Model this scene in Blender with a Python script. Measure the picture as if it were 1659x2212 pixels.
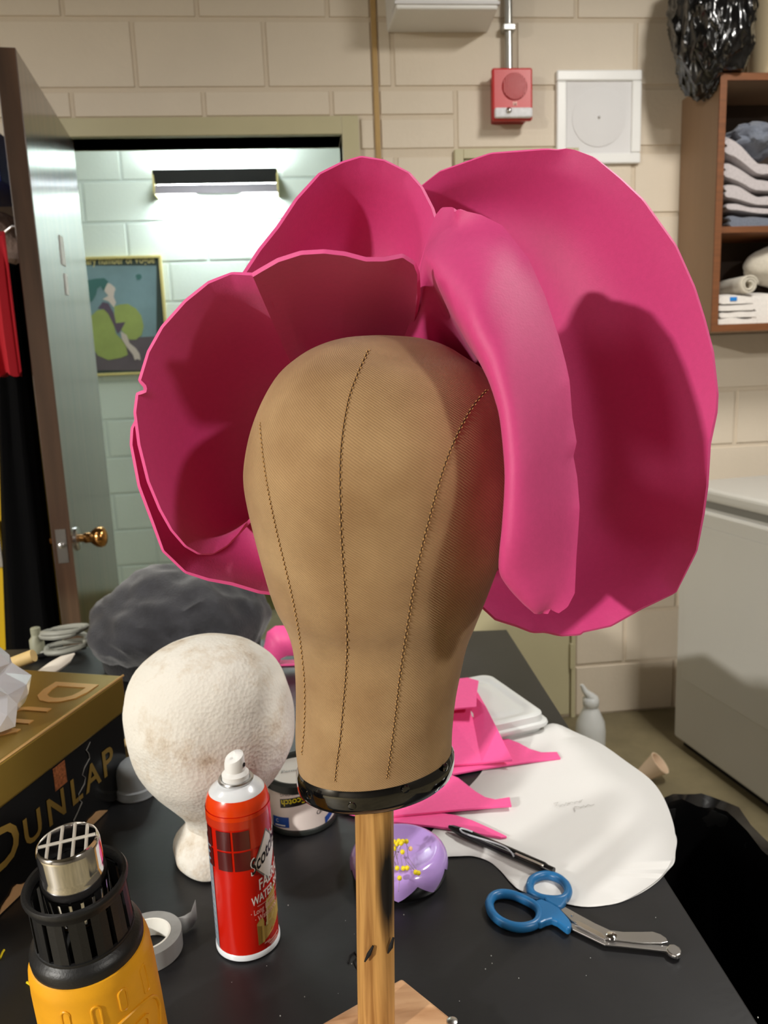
import bpy, bmesh, math, random
from mathutils import Vector, Matrix, noise
from mathutils.bvhtree import BVHTree
random.seed(7)
PI = math.pi
sc = bpy.context.scene
C = sc.collection
for o in list(bpy.data.objects): bpy.data.objects.remove(o)

# ---------------------------------------------------------------- camera
FPX, CAMH, DW = 1695.0143, 1.35204, 2.73403      # focal length in pixels, camera height, distance of the block wall
RX = Vector((0.9938780778, -0.1036401741, -0.0382763730))
DN = Vector((-0.0564492461, -0.1785442340, -0.9823112740))
FW = Vector((0.0949728858, 0.9784583133, -0.1833016098))
CAM = Vector((0, 0, CAMH))
cam = bpy.data.cameras.new('camera'); cam_o = bpy.data.objects.new('camera', cam); C.objects.link(cam_o)
m = Matrix((RX, -DN, -FW)).transposed().to_4x4(); m.translation = CAM
cam_o.matrix_world = m
cam.sensor_fit = 'VERTICAL'; cam.sensor_height = 36; cam.lens = 36 * FPX / 2212
cam.clip_start = .02
cam.dof.use_dof = True; cam.dof.focus_distance = .56; cam.dof.aperture_fstop = 13
sc.camera = cam_o

# ---------------------------------------------------------------- world, lights, exposure
w = bpy.data.worlds.new('world'); sc.world = w; w.use_nodes = True
w.node_tree.nodes['Background'].inputs[0].default_value = (.9, .95, 1, 1)
w.node_tree.nodes['Background'].inputs[1].default_value = .12
vs = sc.view_settings
vs.view_transform = 'Standard'; vs.look = 'None'; vs.gamma = 1; vs.use_curve_mapping = False
vs.exposure = 0.05
def area_light(name, loc, sx, sy, power, col, rot=(0, 0, 0)):
    l = bpy.data.lights.new(name, 'AREA'); l.shape = 'RECTANGLE'; l.size = sx; l.size_y = sy
    l.energy = power; l.color = col
    o = bpy.data.objects.new(name, l); C.objects.link(o); o.location = loc; o.rotation_euler = rot
    return o
WARM = (1, .965, .90); COOL = (.84, .97, 1.0)
CEIL = 2.9
LAMPS = [(-3.85, -2.3, .2, .4, 640, -.93), (1.90, -1.58, .25, .3, 62, .0), (1.35, 1.2, .2, .6, 38, 0), (-1.9, .8, .2, .5, 16, -1.57)]   # x, y, width, length, watts, turn
for i, (x, y, a, b, p, r) in enumerate(LAMPS):
    area_light('tube_light', (x, y, CEIL - .075), a, b, p, WARM, (0, 0, r))
area_light('hall_fill_light', (-.4, 3.75, CEIL - .075), .3, 1.2, 13, COOL)  # unseen fill light added for general brightness in the hall

# ---------------------------------------------------------------- helpers
def ray(u, v): return RX * ((u - 829.5) / FPX) + DN * ((v - 1106) / FPX) + FW
def onz(u, v, z): d = ray(u, v); return CAM + d * ((z - CAMH) / d.z)
def ony(u, v, y): d = ray(u, v); return CAM + d * (y / d.y)
def atd(u, v, t): return CAM + ray(u, v) * t
def lerp(a, b, k): return a + (b - a) * k

def lin(c):
    return tuple((x / 12.92 if x <= .04045 else ((x + .055) / 1.055) ** 2.4) for x in c)
def S(r, g, b): return lin((r / 255, g / 255, b / 255)) + (1,)
MATS = {}
def mat(name, col, rough=.5, metal=0, var=None, bump=None, spec=.5, coat=0, coat_r=.1, trans=0, ior=1.45, sheen=0, emit=0, alpha=1, sss=0, col2=None, coords='Object', stretch=(1, 1, 1)):
    """var = (noise scale, amount of darkening/lightening); bump = (noise scale, strength, distance)"""
    m = bpy.data.materials.new(name); m.use_nodes = True; MATS[name] = m
    nt = m.node_tree; N = nt.nodes; L = nt.links; b = N['Principled BSDF']
    b.inputs['Base Color'].default_value = col; b.inputs['Roughness'].default_value = rough
    b.inputs['Metallic'].default_value = metal; b.inputs['Specular IOR Level'].default_value = spec
    b.inputs['Coat Weight'].default_value = coat; b.inputs['Coat Roughness'].default_value = coat_r
    b.inputs['Transmission Weight'].default_value = trans; b.inputs['IOR'].default_value = ior
    b.inputs['Sheen Weight'].default_value = sheen; b.inputs['Alpha'].default_value = alpha
    if emit: b.inputs['Emission Color'].default_value = col; b.inputs['Emission Strength'].default_value = emit
    if sss:
        b.inputs['Subsurface Weight'].default_value = sss; b.inputs['Subsurface Radius'].default_value = (.01, .008, .006)
    if var or bump:
        tc = N.new('ShaderNodeTexCoord'); mp = N.new('ShaderNodeMapping'); L.new(tc.outputs[coords], mp.inputs[0])
        mp.inputs['Scale'].default_value = stretch
    if var:
        n = N.new('ShaderNodeTexNoise'); n.inputs['Scale'].default_value = var[0]; n.inputs['Detail'].default_value = 5; n.inputs['Roughness'].default_value = .6
        L.new(mp.outputs[0], n.inputs['Vector'])
        r = N.new('ShaderNodeValToRGB'); L.new(n.outputs['Fac'], r.inputs[0])
        a = var[1]
        r.color_ramp.elements[0].position = .32; r.color_ramp.elements[1].position = .68
        c2 = col2 or tuple(min(1, x * (1 + a)) for x in col[:3]) + (1,)
        c1 = col if col2 else tuple(x * (1 - a) for x in col[:3]) + (1,)
        r.color_ramp.elements[0].color = c1; r.color_ramp.elements[1].color = c2
        L.new(r.outputs[0], b.inputs['Base Color'])
    if bump:
        n2 = N.new('ShaderNodeTexNoise'); n2.inputs['Scale'].default_value = bump[0]; n2.inputs['Detail'].default_value = 4
        L.new(mp.outputs[0], n2.inputs['Vector'])
        bp = N.new('ShaderNodeBump'); bp.inputs['Strength'].default_value = bump[1]; bp.inputs['Distance'].default_value = bump[2]
        L.new(n2.outputs['Fac'], bp.inputs['Height']); L.new(bp.outputs[0], b.inputs['Normal'])
    return m

class MB:
    """collects shapes; build() links them as ONE mesh object"""
    def __init__(s): s.v = []; s.f = []; s.uv = None
    def add(s, vs, fs):
        k = len(s.v); s.v += [Vector(v) for v in vs]; s.f += [tuple(i + k for i in f) for f in fs]; return s
    def box(s, lo, hi):
        x0, y0, z0 = lo; x1, y1, z1 = hi
        return s.add([(x0,y0,z0),(x1,y0,z0),(x1,y1,z0),(x0,y1,z0),(x0,y0,z1),(x1,y0,z1),(x1,y1,z1),(x0,y1,z1)],
                     [(0,3,2,1),(4,5,6,7),(0,1,5,4),(1,2,6,5),(2,3,7,6),(3,0,4,7)])
    def prism(s, pts, z0, z1):
        """pts: outline of (x,y) or Vectors; extruded from z0 to z1 (numbers added to a base z of 0)"""
        n = len(pts); a = 0
        for i in range(n): a += pts[i][0] * pts[(i+1) % n][1] - pts[(i+1) % n][0] * pts[i][1]
        if a < 0: pts = list(reversed(pts))
        return s.add([(p[0], p[1], z0) for p in pts] + [(p[0], p[1], z1) for p in pts],
                     [tuple(range(n - 1, -1, -1)), tuple(range(n, 2 * n))] + [(i, (i+1) % n, n + (i+1) % n, n + i) for i in range(n)])
    def rings(s, rings, caps=True, closed=True):
        n = len(rings[0]); vs = [p for r in rings for p in r]; fs = []
        for i in range(len(rings) - 1):
            for j in range(n if closed else n - 1):
                a = i * n + j; b = i * n + (j + 1) % n
                fs.append((a, b, b + n, a + n))
        if caps and closed:
            fs.append(tuple(range(n - 1, -1, -1))); k = (len(rings) - 1) * n; fs.append(tuple(range(k, k + n)))
        return s.add(vs, fs)
    def lathe(s, prof, n=32, axis=None, o=(0, 0, 0), caps=True, ph=0):
        """prof: (radius, height) pairs; axis: unit Vector"""
        ax = Vector(axis or (0, 0, 1)).normalized(); q = Vector((0, 0, 1)).rotation_difference(ax); o = Vector(o)
        return s.rings([[o + q @ Vector((r * math.cos(ph + 2*PI*j/n), r * math.sin(ph + 2*PI*j/n), h)) for j in range(n)] for r, h in prof], caps)
    def tube(s, path, r, n=8, closed=False, flat=1.0, up=None):
        path = [Vector(p) for p in path]; k = len(path); rr = r if hasattr(r, '__len__') else [r] * k; rings = []
        pu = None
        for i, p in enumerate(path):
            a = path[(i - 1) % k] if (closed or i > 0) else p; b = path[(i + 1) % k] if (closed or i < k - 1) else p
            t = (b - a).normalized()
            u = Vector(up) if up else (pu or Vector((0, 0, 1)) if abs(t.z) < .95 else (pu or Vector((1, 0, 0))))
            sd = t.cross(u).normalized(); u2 = sd.cross(t).normalized(); pu = u2
            rings.append([p + sd * (rr[i] * math.cos(2*PI*j/n)) + u2 * (rr[i] * flat * math.sin(2*PI*j/n)) for j in range(n)])
        if closed: rings.append(rings[0]); return s.rings(rings, caps=False)
        return s.rings(rings)
    def grid(s, rows, uv=False):
        n = len(rows[0]); s.add([p for r in rows for p in r], [(i*n+j, i*n+j+1, (i+1)*n+j+1, (i+1)*n+j) for i in range(len(rows)-1) for j in range(n-1)])
        return s
    def ball(s, c, r, n=10, k=6, sc_=(1, 1, 1)):
        c = Vector(c)
        return s.rings([[c + Vector((sc_[0]*r*math.sin(max(.02, PI*i/k) if i < k else PI-.02)*math.cos(2*PI*j/n), sc_[1]*r*math.sin(max(.02, PI*i/k) if i < k else PI-.02)*math.sin(2*PI*j/n), -sc_[2]*r*math.cos(PI*i/k))) for j in range(n)] for i in range(k+1)])
    def xf(s, f): s.v = [Vector(f(v)) for v in s.v]; return s
    def build(s, name, m, parent=None, smooth=False, bevel=0, seg=2, sub=0, solid=0, world=False, merge=False, **tags):
        me = bpy.data.meshes.new(name); off = parent.matrix_world.inverted() if (world and parent) else Matrix()
        if world and parent: off = Matrix.Translation(-pos(parent))
        me.from_pydata([tuple(off @ v) for v in s.v], [], s.f); me.update()
        bm = bmesh.new(); bm.from_mesh(me)
        if merge: bmesh.ops.remove_doubles(bm, verts=bm.verts, dist=1e-6)
        bmesh.ops.recalc_face_normals(bm, faces=bm.faces); bm.to_mesh(me); bm.free()
        me.materials.append(MATS[m] if isinstance(m, str) else m)
        if smooth:
            for p in me.polygons: p.use_smooth = True
        o = bpy.data.objects.new(name, me); C.objects.link(o)
        if parent: o.parent = parent
        if bevel:
            b = o.modifiers.new('bevel', 'BEVEL'); b.width = bevel; b.segments = seg; b.limit_method = 'ANGLE'; b.angle_limit = .6
        if solid:
            b = o.modifiers.new('solid', 'SOLIDIFY'); b.thickness = solid; b.offset = 0
        if sub:
            b = o.modifiers.new('sub', 'SUBSURF'); b.levels = sub; b.render_levels = sub
        if smooth and bevel == 0 and not sub:
            try: me.set_sharp_from_angle(angle=math.radians(42))
            except Exception: pass
        for k, val in tags.items(): o[k] = val
        return o
def pos(o):
    p = Vector(o.location); q = o.parent
    while q: p = p + q.location; q = q.parent
    return p
def tag(o, label, cat, group=None):
    o['label'] = label; o['category'] = cat
    if group: o['group'] = group
    return o
def thing(name, label, cat, loc=(0, 0, 0), rz=0, group=None):
    o = bpy.data.objects.new(name, None); C.objects.link(o); o.location = loc; o.rotation_euler = (0, 0, rz)
    o.empty_display_size = .02
    return tag(o, label, cat, group)
def struct(o): o['kind'] = 'structure'; return o
def copy_tree(o, parent=None):
    c = o.copy(); C.objects.link(c); c.parent = parent
    for ch in list(o.children): copy_tree(ch, c)
    return c
def text_mesh(s, size, bold=None):
    bold = (.018 if size > .011 else .004) if bold is None else bold
    """flat lettering as (verts, faces), starting at x=0 on the baseline, letter height about .7*size"""
    cu = bpy.data.curves.new('lettering', 'FONT'); cu.body = s; cu.size = size; cu.resolution_u = 3; cu.offset = bold * size
    o = bpy.data.objects.new('lettering', cu); C.objects.link(o)
    dg = bpy.context.evaluated_depsgraph_get(); me = bpy.data.meshes.new_from_object(o.evaluated_get(dg))
    vs = [Vector(v.co) for v in me.vertices]; fs = [tuple(p.vertices) for p in me.polygons]
    bpy.data.objects.remove(o); bpy.data.curves.remove(cu); bpy.data.meshes.remove(me)
    return vs, fs
def text_on(s, size, O, X, Y, lift=.0004, stretch=(1, 1), depth=0):
    """lettering laid on the plane with origin O, reading direction X and up Y"""
    vs, fs = text_mesh(s, size); X = Vector(X).normalized(); Y = Vector(Y).normalized(); Nn = X.cross(Y)
    b = MB(); k = len(vs)
    top = [Vector(O) + X * v.x * stretch[0] + Y * v.y * stretch[1] + Nn * (lift + depth) for v in vs]
    b.add(top, fs)
    return b
def text_width(s, size):
    vs, _ = text_mesh(s, size); return max(v.x for v in vs) - min(v.x for v in vs)
def catmull(P, n):
    """n points through the points of P"""
    out = []; k = len(P)
    for i in range(n):
        t = i / (n - 1) * (k - 1); j = min(int(t), k - 2); f = t - j
        p0 = P[max(j-1, 0)]; p1 = P[j]; p2 = P[j+1]; p3 = P[min(j+2, k-1)]
        out.append(.5 * ((2*p1) + (p2 - p0) * f + (2*p0 - 5*p1 + 4*p2 - p3) * f*f + (3*p1 - p0 - 3*p2 + p3) * f**3))
    return out
def resample(P, n):
    """n points at even distance along the polyline P (of Vectors, first two coordinates count)"""
    d = [0]
    for a, b in zip(P, P[1:]): d.append(d[-1] + (Vector(b[:2]) - Vector(a[:2])).length)
    out = []; j = 0
    for i in range(n):
        t = d[-1] * i / (n - 1)
        while j < len(P) - 2 and d[j+1] < t: j += 1
        k = (t - d[j]) / max(1e-9, d[j+1] - d[j]); out.append(P[j].lerp(P[j+1], min(1, k)))
    return out
def ring_pts(c, rx, ry, n, a0=0): return [(c[0] + rx*math.cos(a0+2*PI*i/n), c[1] + ry*math.sin(a0+2*PI*i/n)) for i in range(n)]

# ---------------------------------------------------------------- materials
mat('block_paint', S(216, 203, 184), .55, var=(1.3, .05), bump=(60, .25, .004))
mat('mortar_paint', S(206, 192, 172), .7, bump=(80, .3, .004))
mat('hall_paint', S(205, 214, 204), .5, var=(1.2, .03), bump=(50, .2, .003))
mat('hall_mortar', S(196, 206, 198), .6)
mat('plain_wall', S(92, 86, 76), .7, var=(1.5, .05))
mat('ceiling_dark', S(104, 101, 96), .8, var=(2, .03))  # ceiling and plain walls darkened to cut bounced light
mat('frame_paint', S(188, 180, 146), .4, var=(3, .04))
mat('caulk', S(176, 144, 92), .6, var=(6, .12))
mat('concrete', S(120, 110, 84), .55, var=(3.2, .3), bump=(18, .2, .003))
mat('olive_base', S(120, 116, 70), .5)
mat('white_plastic', S(236, 236, 234), .35, var=(4, .02))
mat('grille_white', S(222, 221, 222), .6, bump=(900, .5, .0006))
mat('alarm_red', S(196, 40, 44), .35)
mat('alarm_dark', S(150, 24, 30), .5)
mat('lens', S(226, 226, 230), .12, var=(60, .12))
mat('conduit', S(188, 188, 184), .3, metal=1)
mat('steel', S(200, 198, 196), .28, metal=1)
mat('chrome', S(222, 220, 220), .09, metal=1)
mat('brass', S(190, 140, 82), .2, metal=1, var=(30, .1))
mat('grid_metal', S(226, 220, 208), .35, metal=.4)
mat('lamp_glow', (1, 1, 1, 1), .5, emit=6)
mat('hall_tube', (.86, .97, 1, 1), .5, emit=170)
mat('black_table', S(24, 24, 26), .40, var=(9, .3), bump=(140, .15, .0006))
mat('table_edge', S(70, 68, 66), .5)
mat('black_metal', S(25, 25, 26), .4, metal=.2)
mat('pink_foam', S(206, 56, 124), .62, var=(240, .03), bump=(700, .25, .0004), spec=.8, sheen=.12)
mat('pink_edge', S(232, 86, 150), .6)
mat('pink_scrap', S(238, 88, 152), .5, var=(200, .03), bump=(600, .2, .0004))
mat('vinyl_black', S(8, 8, 9), .1, coat=1, coat_r=.05)
mat('thread_tan', S(186, 146, 92), .8)
mat('thread_dark', S(70, 46, 22), .9)
mat('freezer_white', S(196, 194, 188), .35, var=(1.5, .02))
mat('gasket', S(120, 118, 112), .6)
mat('bag_black', S(12, 12, 13), .2, coat=.5, bump=(34, .25, .004))
mat('bin_black', S(9, 9, 10), .45)
mat('oak', S(116, 70, 38), .5, var=(5, .22), stretch=(1, 1, 12))
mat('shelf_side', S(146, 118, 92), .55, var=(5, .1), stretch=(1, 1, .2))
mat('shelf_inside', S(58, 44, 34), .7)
mat('beige_tub', S(206, 190, 158), .55, var=(3, .03))
mat('towel_grey', S(196, 188, 190), .95, var=(120, .1), bump=(420, .9, .003), sheen=.3)
mat('towel_slate', S(112, 118, 132), .95, var=(120, .15), bump=(420, .9, .003), sheen=.3)
mat('towel_white', S(234, 228, 222), .95, var=(100, .05), bump=(420, .8, .003), sheen=.3)
mat('towel_cream', S(206, 198, 182), .95, var=(100, .06), bump=(420, .8, .003), sheen=.3)
mat('print_blue', S(20, 120, 200), .7)
mat('yellow_paint', S(206, 168, 0), .4, var=(2, .05))
mat('blue_box', S(30, 48, 130), .5)
mat('blue_label', S(200, 204, 220), .5)
mat('grey_cloth', S(150, 128, 118), .9, var=(14, .25), bump=(60, .5, .01))
mat('black_cloth', S(6, 6, 7), .95, bump=(300, .3, .002), spec=.1)
mat('red_cloth', S(168, 12, 30), .85, bump=(200, .3, .002))
mat('paper', S(216, 215, 213), .7, var=(3, .015), bump=(30, .12, .002))
mat('pencil', S(196, 195, 192), .7)
mat('container_white', S(210, 212, 211), .3, sss=.1)
mat('shear_blue', S(36, 106, 160), .35)
mat('shear_blue_mark', S(22, 62, 96), .5)
mat('rubber_black', S(22, 22, 23), .55)
mat('pen_black', S(16, 16, 17), .25)
mat('pen_grey', S(170, 172, 178), .35)
mat('lavender', S(178, 146, 214), .16, coat=.5)
mat('pin_yellow', S(228, 206, 30), .3)
mat('pin_peach', S(236, 196, 130), .3)
mat('gun_yellow', S(232, 164, 28), .42, var=(40, .05), bump=(300, .15, .0005))
mat('gun_black', S(24, 24, 25), .42, bump=(500, .3, .0005))
mat('gun_hole', S(4, 4, 4), .8)
mat('tape_grey', S(138, 138, 136), .5, var=(90, .08), stretch=(1, 1, .05))
mat('tape_core', S(226, 224, 216), .8)
mat('can_red', S(200, 26, 8), .25, coat=.4)
mat('can_orange', S(226, 62, 12), .25, coat=.4)
mat('can_plaid', S(196, 52, 24), .25, coat=.4)
mat('can_dark', S(84, 26, 24), .25, coat=.4)
mat('can_white', S(222, 226, 230), .22, coat=.5)
mat('can_silver', S(178, 186, 196), .3, metal=.4)
mat('print_white', S(240, 238, 234), .4)
mat('print_pink', S(240, 190, 178), .4)
mat('print_black', S(20, 20, 22), .4)
mat('print_grey', S(130, 128, 124), .4)
mat('print_yellow', S(210, 196, 30), .4)
mat('print_navy', S(34, 74, 156), .4)
mat('print_line', S(120, 150, 170), .5)
mat('chair_gold', S(190, 158, 82), .4)
mat('chair_light', S(214, 196, 140), .4)
mat('chair_dark', S(140, 108, 46), .4)
mat('tin_white', S(226, 214, 208), .35)
mat('tin_lid', S(196, 190, 182), .4)
mat('tin_black', S(34, 38, 36), .4)
mat('cap_clear', S(196, 202, 208), .4, trans=.3, ior=1.2)
mat('bag_clear', S(226, 226, 232), .22, trans=.35, ior=1.15, coat=.5)
mat('box_black', S(10, 10, 11), .22, coat=.3, var=(8, .3))
mat('box_brown', S(176, 138, 96), .9, var=(40, .15))
mat('gold', S(160, 132, 60), .32, metal=.75, var=(3, .04))
mat('gold_edge', S(226, 182, 120), .3, metal=.6)
mat('gold_dull', S(150, 122, 58), .4, metal=.5)
mat('copper', S(176, 106, 66), .4, metal=.6, var=(260, .5))
mat('white_tool', S(236, 226, 212), .5)
mat('cable_grey', S(150, 150, 140), .5)
mat('olive_plastic', S(150, 150, 128), .5)
mat('cup_beige', S(226, 200, 172), .6)
mat('wood_pale', S(214, 184, 124), .6, var=(20, .1))
mat('speck', S(190, 190, 186), .6)
mat('poster_dark', S(50, 62, 58), .5)
mat('poster_sky', S(112, 136, 142), .5, var=(7, .1))
mat('poster_ground', S(92, 82, 88), .5, var=(8, .1))
mat('poster_green', S(140, 152, 84), .5, var=(9, .1))
mat('poster_skin', S(190, 176, 166), .5)
mat('poster_hair', S(58, 100, 96), .5)
mat('poster_maroon', S(84, 70, 86), .5)
mat('poster_text', S(190, 176, 120), .5)
mat('frame_gold', S(196, 182, 120), .4, metal=.2)
mat('shade_dark', S(40, 40, 40), .6)
mat('shade_grey', S(110, 104, 108), .6)
mat('glass', S(240, 245, 245), .05, trans=1, ior=1.45)

def wood(name, base, dark, scale=18, stretch=(1, 1, .06), rough=.5, coat=0, coat_r=.2, char=None):
    m = bpy.data.materials.new(name); m.use_nodes = True; MATS[name] = m; nt = m.node_tree; N = nt.nodes; L = nt.links; b = N['Principled BSDF']
    tc = N.new('ShaderNodeTexCoord'); mp = N.new('ShaderNodeMapping'); mp.inputs['Scale'].default_value = stretch; L.new(tc.outputs['Object'], mp.inputs[0])
    n = N.new('ShaderNodeTexNoise'); n.inputs['Scale'].default_value = scale; n.inputs['Detail'].default_value = 6; n.inputs['Distortion'].default_value = .6; L.new(mp.outputs[0], n.inputs['Vector'])
    r = N.new('ShaderNodeValToRGB'); r.color_ramp.elements[0].position = .34; r.color_ramp.elements[1].position = .62
    r.color_ramp.elements[0].color = dark; r.color_ramp.elements[1].color = base; L.new(n.outputs['Fac'], r.inputs[0])
    out = r.outputs[0]
    if char:      # a scorched patch: centre, radii (object space)
        ctr, rad = char
        mp2 = N.new('ShaderNodeMapping'); mp2.vector_type = 'POINT'
        mp2.inputs['Location'].default_value = tuple(-c / q for c, q in zip(ctr, rad)); mp2.inputs['Scale'].default_value = tuple(1 / q for q in rad)
        L.new(tc.outputs['Object'], mp2.inputs[0])
        ln = N.new('ShaderNodeVectorMath'); ln.operation = 'LENGTH'; L.new(mp2.outputs[0], ln.inputs[0])
        ad = N.new('ShaderNodeMath'); ad.operation = 'MULTIPLY_ADD'; L.new(n.outputs['Fac'], ad.inputs[0]); ad.inputs[1].default_value = .8; L.new(ln.outputs['Value'], ad.inputs[2])
        mr = N.new('ShaderNodeMapRange'); mr.inputs['From Min'].default_value = .95; mr.inputs['From Max'].default_value = 1.7; L.new(ad.outputs[0], mr.inputs['Value'])
        mx = N.new('ShaderNodeMix'); mx.data_type = 'RGBA'; L.new(mr.outputs[0], mx.inputs['Factor']); mx.inputs[6].default_value = S(16, 13, 11); L.new(out, mx.inputs[7]); out = mx.outputs[2]
    L.new(out, b.inputs['Base Color']); b.inputs['Roughness'].default_value = rough
    b.inputs['Coat Weight'].default_value = coat; b.inputs['Coat Roughness'].default_value = coat_r
    bp = N.new('ShaderNodeBump'); bp.inputs['Strength'].default_value = .2; bp.inputs['Distance'].default_value = .001; L.new(n.outputs['Fac'], bp.inputs['Height']); L.new(bp.outputs[0], b.inputs['Normal'])
wood('door_wood', S(78, 56, 42), S(46, 32, 24), 22, (1, 1, .05), .3, 1, .16)
wood('pole_wood', S(196, 150, 86), S(142, 98, 46), 150, (1, 1, .04), .5, char=((.0135, -.011, .152), (.0085, .014, .046)))
wood('base_wood', S(200, 158, 118), S(168, 122, 82), 60, (.15, 1, 1), .6)

# canvas with a diagonal twill and a few stains
m = bpy.data.materials.new('canvas'); m.use_nodes = True; MATS['canvas'] = m; nt = m.node_tree; N = nt.nodes; L = nt.links; b = N['Principled BSDF']
uvn = N.new('ShaderNodeUVMap'); uvn.uv_map = 'UVMap'
wv = N.new('ShaderNodeTexWave'); wv.wave_type = 'BANDS'; wv.bands_direction = 'DIAGONAL'; wv.inputs['Scale'].default_value = 330; wv.inputs['Distortion'].default_value = 1.6; wv.inputs['Detail'].default_value = 2; wv.inputs['Detail Scale'].default_value = .5
L.new(uvn.outputs[0], wv.inputs['Vector'])
tc = N.new('ShaderNodeTexCoord'); nz = N.new('ShaderNodeTexNoise'); nz.inputs['Scale'].default_value = 22; nz.inputs['Detail'].default_value = 6; L.new(tc.outputs['Object'], nz.inputs['Vector'])
nz2 = N.new('ShaderNodeTexNoise'); nz2.inputs['Scale'].default_value = 900; L.new(tc.outputs['Object'], nz2.inputs['Vector'])
r = N.new('ShaderNodeValToRGB'); r.color_ramp.elements[0].position = .3; r.color_ramp.elements[1].position = .72
r.color_ramp.elements[0].color = S(156, 120, 78); r.color_ramp.elements[1].color = S(186, 151, 106); L.new(nz.outputs['Fac'], r.inputs[0])
mx = N.new('ShaderNodeMix'); mx.data_type = 'RGBA'; mx.blend_type = 'MULTIPLY'; mx.inputs['Factor'].default_value = .45
gr = N.new('ShaderNodeValToRGB'); gr.color_ramp.elements[0].color = (.45, .42, .38, 1); gr.color_ramp.elements[1].color = (1, 1, 1, 1); L.new(wv.outputs['Fac'], gr.inputs[0])
L.new(r.outputs[0], mx.inputs[6]); L.new(gr.outputs[0], mx.inputs[7]); L.new(mx.outputs[2], b.inputs['Base Color'])
ad = N.new('ShaderNodeMath'); ad.operation = 'MULTIPLY_ADD'; L.new(nz2.outputs['Fac'], ad.inputs[0]); ad.inputs[1].default_value = .8; L.new(wv.outputs['Fac'], ad.inputs[2])
bp = N.new('ShaderNodeBump'); bp.inputs['Strength'].default_value = .45; bp.inputs['Distance'].default_value = .0006; L.new(ad.outputs[0], bp.inputs['Height']); L.new(bp.outputs[0], b.inputs['Normal'])
b.inputs['Roughness'].default_value = .85; b.inputs['Sheen Weight'].default_value = .15

# stained plaster-like foam of the white head
m = bpy.data.materials.new('foam_white'); m.use_nodes = True; MATS['foam_white'] = m; nt = m.node_tree; N = nt.nodes; L = nt.links; b = N['Principled BSDF']
tc = N.new('ShaderNodeTexCoord'); n1 = N.new('ShaderNodeTexNoise'); n1.inputs['Scale'].default_value = 16; n1.inputs['Detail'].default_value = 9; n1.inputs['Roughness'].default_value = .7; L.new(tc.outputs['Object'], n1.inputs['Vector'])
r = N.new('ShaderNodeValToRGB'); e = r.color_ramp.elements; e[0].position = .30; e[0].color = S(166, 142, 116); e[1].position = .50; e[1].color = S(230, 226, 216)
x = e.new(.40); x.color = S(216, 206, 190); L.new(n1.outputs['Fac'], r.inputs[0]); L.new(r.outputs[0], b.inputs['Base Color'])
n2 = N.new('ShaderNodeTexVoronoi'); n2.inputs['Scale'].default_value = 260; L.new(tc.outputs['Object'], n2.inputs['Vector'])
n3 = N.new('ShaderNodeTexNoise'); n3.inputs['Scale'].default_value = 45; n3.inputs['Detail'].default_value = 6; L.new(tc.outputs['Object'], n3.inputs['Vector'])
ad = N.new('ShaderNodeMath'); ad.operation = 'MULTIPLY_ADD'; L.new(n3.outputs['Fac'], ad.inputs[0]); ad.inputs[1].default_value = 2.2; L.new(n2.outputs['Distance'], ad.inputs[2])
bp = N.new('ShaderNodeBump'); bp.inputs['Strength'].default_value = .3; bp.inputs['Distance'].default_value = .0016; L.new(ad.outputs[0], bp.inputs['Height']); L.new(bp.outputs[0], b.inputs['Normal'])
b.inputs['Roughness'].default_value = .75

# furry grey felt
mat('grey_fur', S(58, 58, 62), 1, var=(22, .25), bump=(320, .6, .002), sheen=.35, spec=.1)
mat('black_felt', S(18, 18, 20), .95, bump=(200, .5, .003), sheen=.2)

# ================================================================ the room
BX, BZ = .4064, .2032
def slab(name, lo, hi, m): return struct(MB().box(lo, hi).build(name, m))
slab('floor', (-4.8, -4.8, -.1), (2.3, 5.3, 0), 'concrete')
slab('ceiling', (-4.8, -4.8, CEIL), (2.3, 5.3, CEIL + .1), 'ceiling_dark')
slab('wall_left', (-4.7, -4.7, 0), (-4.6, DW, CEIL), 'plain_wall')
slab('wall_right', (2.12, -4.7, 0), (2.22, DW, CEIL), 'plain_wall')
slab('wall_front', (-4.7, -4.7, 0), (2.22, -4.6, CEIL), 'plain_wall')
slab('wall_hall_left', (-1.75, DW + .14, 0), (-1.65, 4.42, CEIL), 'hall_paint')
slab('wall_hall_right', (1.0, DW + .14, 0), (1.1, 4.42, CEIL), 'hall_paint')

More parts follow.
